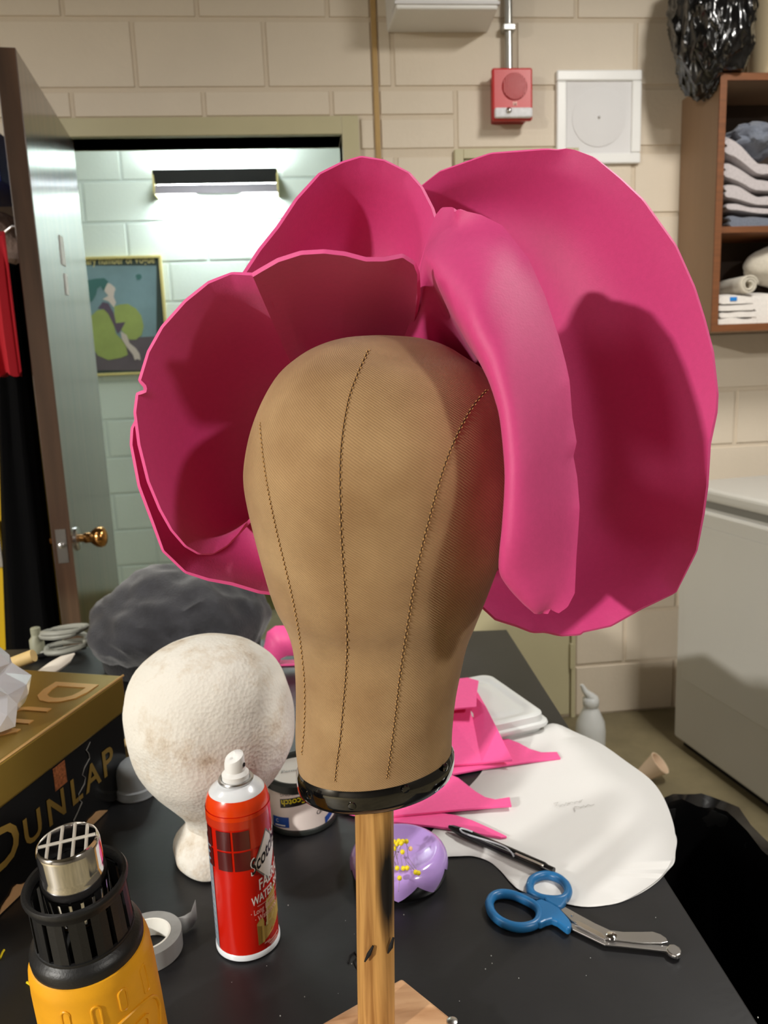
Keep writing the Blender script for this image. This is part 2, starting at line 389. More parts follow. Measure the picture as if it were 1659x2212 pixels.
OX0, OX1, OZ = -.742, .175, 2.093      # door opening in the back wall
FR = .056                               # width of the frame face
def block_mesh(w_, h_, name):
    g = .0048; c = .004; d = .009
    b = MB(); x0, x1, z0, z1 = g, w_ - g, g, h_ - g
    b.add([(x0,d,z0),(x1,d,z0),(x1,d,z1),(x0,d,z1),(x0+c,0,z0+c),(x1-c,0,z0+c),(x1-c,0,z1-c),(x0+c,0,z1-c)],
          [(4,5,6,7),(0,1,5,4),(1,2,6,5),(2,3,7,6),(3,0,4,7)])
    me = bpy.data.meshes.new(name); me.from_pydata([tuple(v) for v in b.v], [], b.f); me.update(); return me
def block_wall(root, y, xs, z_off, ncourse, x0, x1, ztop, m, holes, mesh_name='block'):
    cache = {}
    for k in range(ncourse + 1):
        za = z_off + k * BZ; zb = min(za + BZ, ztop); za_ = max(za, 0)
        if zb - za_ < .03: continue
        off = xs + (BX / 2 if k % 2 else 0)
        n0 = math.floor((x0 - off) / BX)
        xx = off + n0 * BX
        while xx < x1:
            a, bq = max(xx, x0), min(xx + BX, x1); xx += BX
            pieces = [(a, bq, za_, zb)]
            for hx0, hx1, hz0, hz1 in holes:
                new = []
                for (p, q, r_, s_) in pieces:
                    if q <= hx0 or p >= hx1 or s_ <= hz0 or r_ >= hz1: new.append((p, q, r_, s_)); continue
                    if s_ > hz1: new.append((p, q, hz1, s_)); 
                    lo, hi = r_, min(s_, hz1)
                    if p < hx0: new.append((p, hx0, lo, hi))
                    if q > hx1: new.append((hx1, q, lo, hi))
                pieces = new
            for (p, q, r_, s_) in pieces:
                if q - p < .025 or s_ - r_ < .02: continue
                key = (round(q - p, 3), round(s_ - r_, 3))
                if key not in cache:
                    cache[key] = block_mesh(q - p, s_ - r_, mesh_name); cache[key].materials.append(MATS[m])
                o = bpy.data.objects.new(mesh_name, cache[key]); C.objects.link(o); o.parent = root; o.location = (p, y, r_)
# back wall: core with an opening, painted blocks in front
wb = MB(); yb0, yb1 = DW + .005, DW + .14
wb.box((-4.7, yb0, 0), (OX0, yb1, CEIL)).box((OX1, yb0, 0), (2.22, yb1, CEIL)).box((OX0, yb0, OZ), (OX1, yb1, CEIL))
wall_back = struct(wb.build('wall_back', 'mortar_paint'))
XJ = .293                               # vertical control joint
D2X0, D2X1, D2Z = .545, .968, 2.045     # second, narrow door
block_wall(wall_back, DW, -.66616, 0, 14, -1.75, 2.1, CEIL, 'block_paint',
           [(OX0 - FR, OX1 + FR, -1, OZ + FR), (D2X0, D2X1, -1, D2Z), (XJ - .006, XJ + .006, -1, 9)])
# hall wall behind the doorway
wall_far = slab('wall_far', (-1.75, 4.4025, 0), (1.1, 4.5, CEIL), 'hall_mortar')
block_wall(wall_far, 4.4, -.862, .103 - BZ, 14, -1.5, .5, CEIL, 'hall_paint', [])
struct(MB().box((-1.65, 4.375, 0), (1.0, 4.4, .19)).build('baseboard_hall', 'olive_base', bevel=.004))
# door frame (face, jambs and stop)
fr = MB(); y0, y1 = DW - .018, DW + .152
for x0, x1 in ((OX0 - FR, OX0), (OX1, OX1 + FR)): fr.box((x0, y0, 0), (x1, y1, OZ + FR))
fr.box((OX0, y0, OZ), (OX1, y1, OZ + FR))
struct(fr.build('trim_1', 'frame_paint', bevel=.003))
struct(MB().box((XJ - .0085, DW - .005, 0), (XJ + .0085, DW + .006, CEIL)).build('trim_2', 'caulk', bevel=.003))
# narrow closed door on the right
t2 = MB()
t2.box((D2X0, DW - .012, 0), (D2X0 + .03, DW + .02, D2Z)).box((D2X1 - .016, DW - .012, 0), (D2X1, DW + .02, D2Z)).box((D2X0 + .03, DW - .012, D2Z - .03), (D2X1 - .016, DW + .02, D2Z))
struct(t2.build('trim_3', 'frame_paint', bevel=.002))
d2 = struct(MB().box((D2X0 + .032, DW - .004, .012), (D2X1 - .020, DW + .03, D2Z - .032)).build('door_2', 'frame_paint', bevel=.003))
MB().box((D2X1 - .022, DW - .018, .20), (D2X1 - .012, DW - .002, .30)).build('hinge', 'frame_paint', d2, bevel=.002)

# open wooden door
hx, hy = -.668, 2.712; nx, ny = -.590, 1.975
dd = Vector((nx - hx, ny - hy, 0)); DLEN = dd.length; dd.normalize(); dn = Vector((-dd.y, dd.x, 0))   # dn points to +x side
if dn.x < 0: dn = -dn
DTH = .046
def dpt(a, s, z): return Vector((hx, hy, 0)) + dd * a + dn * s + Vector((0, 0, z))   # a along the door, s off its lit face
dm = MB().add([dpt(0,0,.012), dpt(DLEN,0,.012), dpt(DLEN,-DTH,.012), dpt(0,-DTH,.012), dpt(0,0,2.078), dpt(DLEN,0,2.078), dpt(DLEN,-DTH,2.078), dpt(0,-DTH,2.078)],
              [(0,1,2,3),(4,5,6,7),(0,1,5,4),(1,2,6,5),(2,3,7,6),(3,0,4,7)])
door = struct(dm.build('door_1', 'door_wood', bevel=.002))
for sgn, nm in ((1, 'brass door knob on the lit face'), (-1, 'brass door knob on the shaded face')):
    o_ = dpt(DLEN - .065, 0 if sgn > 0 else -DTH, .946)
    k = MB().lathe([(.010, 0), (.010, .016), (.014, .022), (.013, .034), (.019, .040), (.026, .050), (.0275, .060), (.0245, .069), (.015, .075), (.004, .077)], 28, dn * sgn, o_).build('door_knob', 'brass', door, smooth=True, label=nm)
    MB().lathe([(.031, -.0005), (.031, .004), (.027, .007), (.012, .008)], 28, dn * sgn, o_).build('rosette', 'brass' if sgn < 0 else 'steel', k, smooth=True)
lp = MB().add([dpt(DLEN + .0015, -.012, .90), dpt(DLEN + .0015, -.036, .90), dpt(DLEN + .0015, -.036, .985), dpt(DLEN + .0015, -.012, .985),
               dpt(DLEN - .001, -.012, .90), dpt(DLEN - .001, -.036, .90), dpt(DLEN - .001, -.036, .985), dpt(DLEN - .001, -.012, .985)],
              [(0,1,2,3),(4,5,6,7),(0,1,5,4),(1,2,6,5),(2,3,7,6),(3,0,4,7)]).build('latch_plate', 'steel', door)
MB().lathe([(.007, 0), (.007, .008), (.003, .010)], 12, dd, dpt(DLEN, -.024, .945)).build('latch', 'steel', door, smooth=True)
for (a, z, hh, ww) in ((.40, 1.652, .075, .05), (.40, 1.575, .055, .035)):
    b_ = MB(); P = [dpt(a, .0, z), dpt(a + ww, .0, z), dpt(a + ww, .0, z + hh), dpt(a, .0, z + hh)]
    b_.add(P + [p + dn * .0025 for p in P], [(0,1,2,3),(4,5,6,7),(0,1,5,4),(1,2,6,5),(2,3,7,6),(3,0,4,7)])
    b_.build('adhesive_pad', 'white_plastic', door, label='white adhesive pad stuck on the door')

# ---------------------------------------------------------------- lamps that light the place
for i, (x, y, a, b_, p, r_) in enumerate(LAMPS):
    t = thing('ceiling_light', ['long fluorescent ceiling light far from the block wall', 'small square ceiling light over the trash bin side', 'fluorescent ceiling light near the wall cabinet', 'fluorescent ceiling light nearest the open wooden door'][i], 'ceiling light', (x, y, CEIL), r_, 'fluorescent lights on the ceiling')
    MB().box((-a/2 - .03, -b_/2 - .03, -.06), (a/2 + .03, b_/2 + .03, 0)).build('housing', 'white_plastic', t, bevel=.004)
    MB().box((-a/2, -b_/2, -.068), (a/2, b_/2, -.058)).build('diffuser', 'lamp_glow', t)
t = thing('hall_fill_fixture', 'unseen ceiling light added to brighten the pale hall', 'ceiling light', (-.4, 3.75, CEIL), 0)  # fixture made up to carry the added hall fill
MB().box((-.18, -.63, -.06), (.18, .63, 0)).build('housing', 'white_plastic', t, bevel=.004)
MB().box((-.15, -.6, -.068), (.15, .6, -.058)).build('diffuser', 'lamp_glow', t)

# wall lamp in the hall: shade plate before a tube, upper facet toned as shaded, lip as lit
t = thing('wall_lamp', 'hall wall lamp with dark shade glowing above and below', 'lamp', (-.375, 4.4, 2.30))
W_ = .31
MB().add([(-W_, -.130, .06), (W_, -.130, .06), (W_, -.100, -.005), (-W_, -.100, -.005), (-W_, -.127, .06), (W_, -.127, .06), (W_, -.097, -.005), (-W_, -.097, -.005)],
         [(0,1,2,3),(7,6,5,4),(0,1,5,4),(1,2,6,5),(2,3,7,6),(3,0,4,7)]).build('shade_top', 'shade_dark', t)
MB().add([(-W_, -.100, -.006), (W_, -.100, -.006), (W_, -.125, -.055), (-W_, -.125, -.055), (-W_, -.097, -.006), (W_, -.097, -.006), (W_, -.122, -.055), (-W_, -.122, -.055)],
         [(0,1,2,3),(7,6,5,4),(0,1,5,4),(1,2,6,5),(2,3,7,6),(3,0,4,7)]).build('shade_lip', 'shade_grey', t)
for sx in (-1, 1): MB().box((sx*W_ - .004, -.12, -.055), (sx*W_ + .004, 0, .06)).build('end_plate', 'frame_gold', t)
MB().box((-.12, -.03, -.03), (.12, 0, .03)).build('back_box', 'white_plastic', t)
MB().lathe([(.016, -W_ + .01), (.016, W_ - .01)], 14, (1, 0, 0), (0, -.065, .0)).build('fluorescent_tube', 'hall_tube', t, smooth=True)

# framed poster in the hall
t = thing('framed_poster', 'thin-framed poster of a figure in a yellow-green dress on hall wall', 'poster', (-1.0, 4.39, 1.355))
PX0, PX1, PZ = -.16, .305, .61
f = MB()
for lo, hi in (((PX0, -.015, 0), (PX1, .01, .014)), ((PX0, -.015, PZ - .014), (PX1, .01, PZ)), ((PX0, -.015, .014), (PX0 + .014, .01, PZ - .014)), ((PX1 - .014, -.015, .014), (PX1, .01, PZ - .014))): f.box(lo, hi)
f.build('frame', 'frame_gold', t, bevel=.002)
pr_ = MB().box((PX0 + .01, -.004, .01), (PX1 - .01, .006, PZ - .01)).build('print', 'poster_dark', t)
def flat(name, pts, m, y):
    return MB().add([(p[0], y, p[1]) for p in pts] + [(p[0], y + .0008, p[1]) for p in pts], [tuple(range(len(pts)))] + [tuple(range(2*len(pts)-1, len(pts)-1, -1))] + [(i, (i+1) % len(pts), len(pts)+(i+1) % len(pts), len(pts)+i) for i in range(len(pts))]).build(name, m, pr_)
def pq(u, v): p = ony(u, v, 4.386); return (p.x + 1.0, p.z - 1.355)
def crop(x, y): return pq(180 + x / 7.9, 540 + y / 7.9)
flat('sky', [pq(150, 574), pq(338, 574), pq(338, 740), pq(150, 740)], 'poster_sky', -.005)
flat('ground', [pq(205, 800), pq(205, 735), pq(338, 726), pq(338, 800)], 'poster_ground', -.0056)
flat('dress', [crop(x, y) for x, y in ((110,1150),(240,1030),(350,1010),(430,1090),(520,1270),(560,1430),(660,1530),(730,1640),(760,1790),(640,1840),(430,1880),(250,1800),(150,1650),(130,1400))], 'poster_green', -.0066)
flat('sleeve', [crop(x, y) for x, y in ((640,930),(760,920),(900,1000),(990,1120),(1030,1300),(1000,1450),(900,1530),(780,1530),(720,1440),(640,1360),(700,1230),(560,1260),(530,1100),(530,960))], 'poster_green', -.0064)
flat('bodice', [crop(x, y) for x, y in ((250,1000),(330,890),(430,910),(520,1080),(560,1250),(720,1230),(640,1380),(590,1430),(520,1280),(430,1090),(350,1010))], 'poster_maroon', -.0070)
flat('face', [crop(x, y) for x, y in ((330,840),(430,780),(360,700),(400,560),(470,580),(540,640),(550,680),(530,720),(520,800),(560,900),(520,980),(440,880))], 'poster_skin', -.0066)
flat('hair', [crop(x, y) for x, y in ((60,520),(220,490),(360,480),(430,540),(400,600),(350,700),(300,620),(240,660),(220,760),(150,880),(80,880))], 'poster_hair', -.0072)
flat('arm', [crop(x, y) for x, y in ((640,1390),(740,1450),(790,1590),(900,1680),(960,1770),(980,1880),(920,1860),(880,1880),(850,1790),(740,1650),(660,1520))], 'poster_skin', -.0074)
flat('balloon', [crop(x, y) for x, y in ((890,440),(930,410),(985,420),(1000,470),(970,510),(920,510))], 'poster_hair', -.0062)
tw = text_width('January number of Vogue', 1); sz = .42 / tw
a_ = pq(338, 569)
text_on('January number of Vogue', sz * 1.0, (a_[0] - .425, -.0062, a_[1] + .003), (1, 0, 0), (0, 0, 1), 0, (1, 1.4)).build('lettering', 'poster_text', pr_)

# ---------------------------------------------------------------- things on the block wall
t = thing('fire_alarm', 'red fire alarm horn with clear strobe under a metal conduit', 'fire alarm', (.727, DW, 2.11))
MB().box((-.056, -.048, .012), (.056, .004, .155)).build('back_box', 'alarm_dark', t, bevel=.004)
MB().box((-.066, -.068, .006), (.066, -.046, .163)).build('cover', 'alarm_red', t, bevel=.006)
g = MB()
MB().lathe([(.041, 0), (.041, .002), (.038, .003)], 32, (0, -1, 0), (.006, -.068, .106)).build('speaker_disc', 'alarm_dark', t, smooth=True)
for i in range(-5, 6):
    hh = math.sqrt(max(0, .039**2 - (i * .0068)**2))
    MB().box((.006 + i*.0068 - .0018, -.073, .106 - hh), (.006 + i*.0068 + .0018, -.068, .106 + hh)).build('grille_bar', 'alarm_red', t)
MB().box((-.062, -.083, .010), (.062, -.066, .041)).build('strobe_lens', 'lens', t, bevel=.006)
MB().ball((-.018, -.084, .030), .010, 12, 8).build('strobe_bulb', 'chrome', t, smooth=True)
text_on('M', .018, (.0, -.0683, .049), (1, 0, 0), (0, 0, 1), .0006).build('lettering', 'print_pink', t)
t = tag(MB().lathe([(.0125, 0), (.0125, CEIL - 2.275)], 18).build('conduit_pipe', 'conduit', smooth=True), 'vertical metal conduit pipe running up from the fire alarm', 'pipe')
t.location = (.727, DW - .022, 2.274)
for z in (.12, .5): MB().box((-.02, -.016, z), (.02, .022, z + .02)).build('strap', 'conduit', t, bevel=.003)
t = thing('wall_speaker', 'white square wall speaker with a round perforated grille', 'speaker', (1.036, DW, 1.992))
f = MB(); q = .146
f.box((-q, -.016, 0), (q, .004, .034)).box((-q, -.016, .258), (q, .004, .292)).box((-q, -.016, .034), (-q + .034, .004, .258)).box((q - .034, -.016, .034), (q, .004, .258))
f.build('frame', 'white_plastic', t, bevel=.005)
MB().box((-.113, -.008, .033), (.113, .003, .259)).build('panel', 'grille_white', t)
MB().lathe([(.092, 0), (.092, .002), (.089, .0028), (.004, .0032)], 48, (0, -1, 0), (0, -.008, .146)).build('grille', 'grille_white', t, smooth=True)
MB().ball((0, -.0115, .146), .005, 12, 8).build('screw', 'steel', t, smooth=True)
t = thing('emergency_light', 'white wall-mounted light box above the doorway corner', 'light box', (.50, DW, 2.40))
MB().add([(-.155,-.17,.0),(.155,-.17,0),(.165,.003,0),(-.165,.003,0),(-.175,-.185,.30),(.175,-.185,.30),(.175,.003,.30),(-.175,.003,.30)], [(0,3,2,1),(4,5,6,7),(0,1,5,4),(1,2,6,5),(2,3,7,6),(3,0,4,7)]).build('housing', 'white_plastic', t, bevel=.006)
MB().box((-.16, -.176, .012), (.16, .003, .020)).build('seam_band', 'grille_white', t)

# wall shelf
BX0, BX1, BY0, BZ0, BZ1 = 1.328, 2.08, 2.48, 1.418, 2.192
t = thing('wall_shelf', 'brown wooden wall cabinet with open shelves of towels', 'shelf', (BX0, BY0, BZ0))
W_, D_, H_ = BX1 - BX0, DW - BY0 - .001, BZ1 - BZ0
SHZ = 1.725 - BZ0
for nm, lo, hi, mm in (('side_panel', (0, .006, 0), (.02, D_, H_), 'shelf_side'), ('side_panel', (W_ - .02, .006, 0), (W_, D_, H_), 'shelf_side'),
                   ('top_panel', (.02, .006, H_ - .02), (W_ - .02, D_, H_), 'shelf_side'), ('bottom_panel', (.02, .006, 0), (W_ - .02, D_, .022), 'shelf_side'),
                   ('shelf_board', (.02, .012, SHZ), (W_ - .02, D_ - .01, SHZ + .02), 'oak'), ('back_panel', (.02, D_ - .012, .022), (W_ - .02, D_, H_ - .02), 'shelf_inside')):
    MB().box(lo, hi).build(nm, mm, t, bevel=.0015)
for lo, hi in (((-.001, 0, 0), (.021, .0065, H_)), ((.021, 0, H_ - .021), (W_, .0065, H_)), ((.021, 0, 0), (W_, .0065, .023))): MB().box(lo, hi).build('edge_band', 'oak', t)
# black bag on top of the shelf
def blob(c, rad, seed, amp, freq, sub=4, squash=None):
    bm = bmesh.new(); bmesh.ops.create_icosphere(bm, subdivisions=sub, radius=1)
    b = MB(); vs = []
    for v in bm.verts:
        n_ = v.co.normalized(); d = 1 + amp * noise.noise(n_ * freq + Vector((seed, 0, 0))) + amp * .5 * (1 - abs(noise.noise(n_ * freq * 2.3 + Vector((0, seed, 0)))) * 2)
        p = Vector((n_.x * rad[0] * d, n_.y * rad[1] * d, n_.z * rad[2] * d)) + Vector(c)
        if squash: p = squash(p)
        vs.append(p)
    b.add(vs, [tuple(v.index for v in f.verts) for f in bm.faces]); bm.free(); return b
def bag_sq(p):
    if p.x > BX0 - .004 and p.z < BZ1 + .002: p.z = BZ1 + .002 + random.random() * .001
    if p.y > DW - .012: p.y = DW - .012
    return p
def crumple(p):
    q = Vector((p.x * 13, p.y * 13, p.z * 5)); r_ = (1 - abs(noise.noise(q)) * 2) ** 3 * .012 + (1 - abs(noise.noise(q * 2.1 + Vector((4, 1, 7)))) * 2) ** 3 * .008 + (1 - abs(noise.noise(q * 4.3 + Vector((1, 8, 2)))) * 2) ** 3 * .004
    d = (p - Vector((1.325, 2.545, 2.36))).normalized(); return bag_sq(p + d * r_)
tag(blob((1.325, 2.545, 2.36), (.105, .125, .215), 3.1, .12, 1.3, 6, crumple).build('plastic_bag', 'bag_black', smooth=True), 'crumpled glossy black plastic bag slumped on top of wall cabinet', 'bag')
t = thing('beige_tub', 'smooth beige tub on the wall cabinet behind the black bag', 'tub', (1.60, 2.60, BZ1))
MB().lathe([(.100, .001), (.103, .01), (.114, .34), (.114, .345), (.108, .345), (.1, .02)], 36).build('body', 'beige_tub', t, smooth=True)
MB().lathe([(.114, .33), (.121, .335), (.121, .35), (.112, .352)], 36, caps=False).build('rim', 'beige_tub', t, smooth=True)

# towels: folded cloths with a rounded fold at the left end
def towel(c, L_, D2, h, layers, slump, seed, name, label, m, grp, tilt=0, sag=None):
    """folded towel with its fold facing -x: layered slab whose left end is a row of round folds; base at c (left, front, bottom)"""
    b = MB(); n = 22; rows = []
    for iy in range(9):
        yy = D2 * iy / 8; ring = []
        prof = []
        for i in range(n):      # top, right to left
            k = i / (n - 1); prof.append((L_ * (1 - k), h))
        for l in range(layers):
            hh = h / layers
            for a in range(1, 7):
                an = PI/2 + PI * a / 7; prof.append((hh * .55 * math.cos(an) + .004 * noise.noise(Vector((seed, l, iy*.4))), h - hh * (l + .5) + hh * .47 * math.sin(an)))
        for i in range(n): k = i / (n - 1); prof.append((L_ * k, 0))
        for (px, pz) in prof:
            kx = max(0, px) / L_
            w1 = .010 * noise.noise(Vector((px * 14 + seed, yy * 12, 0)))
            z_ = pz * (1 - .22 * abs(iy/4 - 1) ** 3) + w1 * min(1, pz / h) - slump * kx * (pz / h)
            ring.append(Vector((c[0] + px + .006 * noise.noise(Vector((yy * 20, pz * 40, seed))), c[1] + yy, c[2] + max(0, z_) + tilt * (1 - kx) )))
            if sag is not None: q_ = ring[-1]; k_ = min(1, max(0, px) / .115); q_.z = sag + (q_.z - sag) * (1.04 - .26 * k_ * k_ * (3 - 2 * k_) + .03 * noise.noise(Vector((px * 20, seed, q_.z * 9))))
        rows.append(ring)
    b.rings(rows, caps=True)
    o = b.build(name, m, smooth=True); return tag(o, label, 'towel', grp)
SZ = 1.725 + .02
X0s = BX0 + .038
towel((X0s + .030, BY0 + .02, SZ + .001), .40, .20, .040, 2, 0, 1, 'folded_towel', 'slate blue-grey folded towel lying on the shelf board, lowest of its stack', 'towel_slate', 'grey towels on the upper shelf', 0, SZ)
towel((X0s + .022, BY0 + .02, SZ + .050), .38, .20, .022, 1, .004, 2, 'folded_towel', 'thin pale towel between the slate towel and the thick folded ones', 'towel_grey', 'grey towels on the upper shelf', 0, SZ)
towel((X0s + .010, BY0 + .02, SZ + .074), .40, .20, .046, 2, .018, 3, 'folded_towel', 'light grey towel with a drooping fold, third from the shelf board', 'towel_grey', 'grey towels on the upper shelf', .012, SZ)
towel((X0s + .006, BY0 + .02, SZ + .122), .40, .20, .054, 2, .022, 4, 'folded_towel', 'thick light grey towel slumping to the right, fourth from the shelf board', 'towel_grey', 'grey towels on the upper shelf', .022, SZ)
towel((X0s + .008, BY0 + .02, SZ + .182), .40, .20, .056, 2, .034, 5, 'folded_towel', 'light grey towel on top of the pale stack, with a high folded corner', 'towel_grey', 'grey towels on the upper shelf', .028, SZ)
tag(blob((X0s + .135, BY0 + .10, SZ + .272), (.085, .09, .052), 8.2, .28, 2.2, 4).build('crumpled_towel', 'towel_slate', smooth=True), 'dark blue-grey towel crumpled on top of the grey stack', 'towel')
BZb = BZ0 + .023
for i in range(4):
    towel((X0s - .002 + .006 * (i % 2), BY0 + .015, BZb + .0215 * i), .125 - .006 * i, .18, .021 if i < 3 else .03, 1, .0, 11 + i, 'folded_cloth',
          ['white folded cloth at the bottom of the small white stack', 'white folded cloth second from the bottom of the small white stack', 'white folded cloth third from the bottom of the small white stack', 'white folded cloth with a blue print topping the small stack'][i], 'towel_white', 'white cloths on the lower shelf')
o = [x for x in C.objects if x.name.startswith('folded_cloth')][-1]
MB().box((X0s + .028, BY0 + .0118, BZb + .073), (X0s + .052, BY0 + .016, BZb + .086)).build('blue_print', 'print_blue', o, bevel=.002)
sp = MB(); rows = []
for iy in range(8):
    ring = []
    for a in range(40):
        an = a / 39 * 4.6 * PI; r_ = .030 - .0045 * an / PI * .9; ring.append(Vector((0, 0, 0)) + Vector((r_ * math.cos(an), .17 * iy / 7, r_ * math.sin(an))))
    rows.append(ring)
sp.grid(rows)
o = sp.build('rolled_towel', 'towel_cream', smooth=True, solid=.006); o.location = (X0s + .105, BY0 + .035, BZb + .125)
tag(o, 'greyish cream towel rolled up above the white stack', 'towel')
towel((X0s + .135, BY0 + .02, BZb), .17, .19, .10, 2, .0, 23, 'folded_towel', 'cream towel folded beside the small white stack on the lower shelf', 'towel_white', None)
tag(blob((X0s + .262, BY0 + .12, BZb + .188), (.120, .085, .068), 4.4, .10, 1.2, 4).build('bed_pillow', 'towel_cream', smooth=True), 'plump cream pillow pushed into the lower shelf', 'pillow')

# chest freezer
fd = Vector((1.308 - 1.24, 2.009 - 2.461, 0)).normalized(); fn = Vector((-fd.y, fd.x, 0))   # fd towards the camera along the front
if fn.x < 0: fn = -fn
fang = math.atan2(fd.y, fd.x)
t = thing('chest_freezer', 'white chest freezer with a flat lid in the corner', 'freezer', (1.232, 2.462, 0), fang)
FL, FDp, FH = 1.05, .56, .87        # local: x along the front towards the camera, y into the freezer
MB().box((.02, .03, 0), (FL - .02, FDp - .02, .03)).build('plinth', 'black_metal', t)
MB().box((0, .0, .03), (FL, FDp, FH)).build('body', 'freezer_white', t, bevel=.012, seg=3)
MB().box((.045, -.004, .26), (FL - .045, .004, FH - .06)).build('front_panel', 'freezer_white', t, bevel=.0035)
MB().box((-.004, -.008, FH - .022), (FL + .004, FDp, FH - .006)).build('top_rim', 'white_plastic', t, bevel=.005)
MB().box((.01, .006, FH - .006), (FL - .01, FDp - .01, FH + .022)).build('gasket', 'gasket', t, bevel=.003)
MB().box((-.008, -.012, FH + .022), (FL + .008, FDp, FH + .065)).build('lid', 'freezer_white', t, bevel=.014, seg=3)

# bottle and small cone on the floor
p = Vector((.93, 2.46, 0))
t = thing('spray_bottle', 'white plastic bottle with a pointed nozzle on the floor', 'bottle', p); t.scale = (1.25, 1.25, .80)
MB().lathe([(.034, .001), (.040, .006), (.041, .10), (.038, .14), (.024, .19), (.019, .205), (.017, .215)], 28).build('body', 'container_white', t, smooth=True)
MB().lathe([(.020, .212), (.022, .216), (.022, .244), (.018, .252)], 24).build('collar', 'container_white', t, smooth=True)
MB().tube([(.006, 0, .246), (-.004, 0, .262), (-.018, 0, .285), (-.026, 0, .312)], [.016, .014, .009, .005], 14).build('nozzle', 'container_white', t, smooth=True)
t = thing('paper_cup', 'small beige cup tipped on the floor near the freezer', 'cup', (1.045, 2.24, 0))
MB().lathe([(.020, -.035), (.024, -.02), (.036, .04), (.038, .045), (.034, .045), (.02, -.02)], 24, (.55, -.3, .62), (0, 0, .036)).build('body', 'cup_beige', t, smooth=True)

# trash bin with liner
BNX0, BNX1, BNY0, BNY1, BNZ = .385, .655, .50, 1.14, .62
t = thing('trash_bin', 'tall black trash bin with a black liner beside the table', 'trash bin', ((BNX0 + BNX1)/2, (BNY0 + BNY1)/2, 0))
def rrect(x0, x1, y0, y1, r, z, n=6, wob=0, seed=0):
    pts = []
    for cx, cy, a0 in ((x1 - r, y1 - r, 0), (x0 + r, y1 - r, PI/2), (x0 + r, y0 + r, PI), (x1 - r, y0 + r, 1.5*PI)):
        for i in range(n): a = a0 + PI/2 * i / (n - 1); pts.append(Vector((cx + r*math.cos(a), cy + r*math.sin(a), z)))
    # even out along the straight sides
    out = []
    for i in range(len(pts)):
        a, b_ = pts[i], pts[(i+1) % len(pts)]; k = 12 if (i % n) == n - 1 else 1
        for j in range(k): out.append(a.lerp(b_, j / k))
    if wob: out = [p + Vector((wob*noise.noise(p*30 + Vector((seed,0,0))), wob*noise.noise(p*30 + Vector((0,seed,0))), wob*.8*noise.noise(p*24 + Vector((0,0,seed))))) for p in out]
    return out
hx_, hy_ = (BNX1 - BNX0)/2, (BNY1 - BNY0)/2
def bring(ins, z, **k): return rrect(-hx_ + ins, hx_ - ins, -hy_ + ins, hy_ - ins, .05, z, **k)
def same(rs):
    n = min(len(r) for r in rs); return [[r[int(i * len(r) / n)] for i in range(n)] for r in rs]
MB().rings(same([bring(.03, .001), bring(.004, BNZ - .02), bring(.0, BNZ - .005), bring(.010, BNZ - .005), bring(.014, BNZ - .02), bring(.04, .03)]), caps=True).build('body', 'bin_black', t, smooth=True)
MB().rings(same([bring(-.008, BNZ - .13, wob=.010, seed=1), bring(-.010, BNZ - .06, wob=.010, seed=2), bring(-.010, BNZ - .01, wob=.008, seed=3), bring(-.004, BNZ + .008, wob=.010, seed=4), bring(.012, BNZ + .004, wob=.012, seed=5), bring(.022, BNZ - .05, wob=.010, seed=6), bring(.03, BNZ - .3, wob=.012, seed=7), bring(.06, .12, wob=.012, seed=8)]), caps=False).build('liner', 'bag_black', t, smooth=True)

# ---------------------------------------------------------------- behind the open door, left edge
t = thing('yellow_locker', 'tall yellow metal locker behind the open door', 'locker', (-1.085, 2.42, 0))
MB().box((-.3, -.22, .0), (.325, .26, 1.60)).build('body', 'yellow_paint', t, bevel=.006)
MB().box((-.27, -.232, .05), (.30, -.22, 1.56)).build('door', 'yellow_paint', t, bevel=.003)
MB().box((.23, -.245, .85), (.25, -.23, .98)).build('handle', 'steel', t, bevel=.003)
tag(blob((-.97, 2.40, 1.71), (.24, .17, .125), 5.5, .22, 1.8, 4, lambda p: Vector((p.x, p.y, max(p.z, 1.602)))).build('cloth_bundle', 'grey_cloth', smooth=True), 'brownish grey cloth bundle on top of the yellow locker', 'cloth bundle')
t = thing('storage_box', 'dark blue storage box resting on the grey cloth bundle', 'box', (-.93, 2.42, 1.862))
MB().box((-.18, -.16, 0), (.18, .16, .13)).build('body', 'blue_box', t, bevel=.004)
MB().box((-.18, -.1615, .045), (.18, -.16, .058)).build('white_stripe', 'blue_label', t)
def hanging(path_u, z0, z1, y, m, name, label, seed, th=.03, top_taper=.0, par=None):
    """cloth hanging between z1 and z0: a flattened, folded tube; path_u(z) -> (left x, right x)"""
    rows = []; n = 40
    for i in range(26):
        z = lerp(z1, z0, i / 25); a, b_ = path_u(z); cx = (a + b_) / 2; w_ = (b_ - a) / 2; ring = []
        for j in range(n):
            an = 2*PI*j/n; fold = .012 * math.sin(an * 5 + seed + z * 2) * min(1, i / 6)
            ring.append(Vector((cx + w_ * math.cos(an), y + (th * math.sin(an)) + fold * (1 - abs(math.cos(an)) ** 4), z + .006 * math.sin(an*4 + seed))))
        rows.append(ring)
    o = MB().rings(rows).build(name, m, par, smooth=True); return o
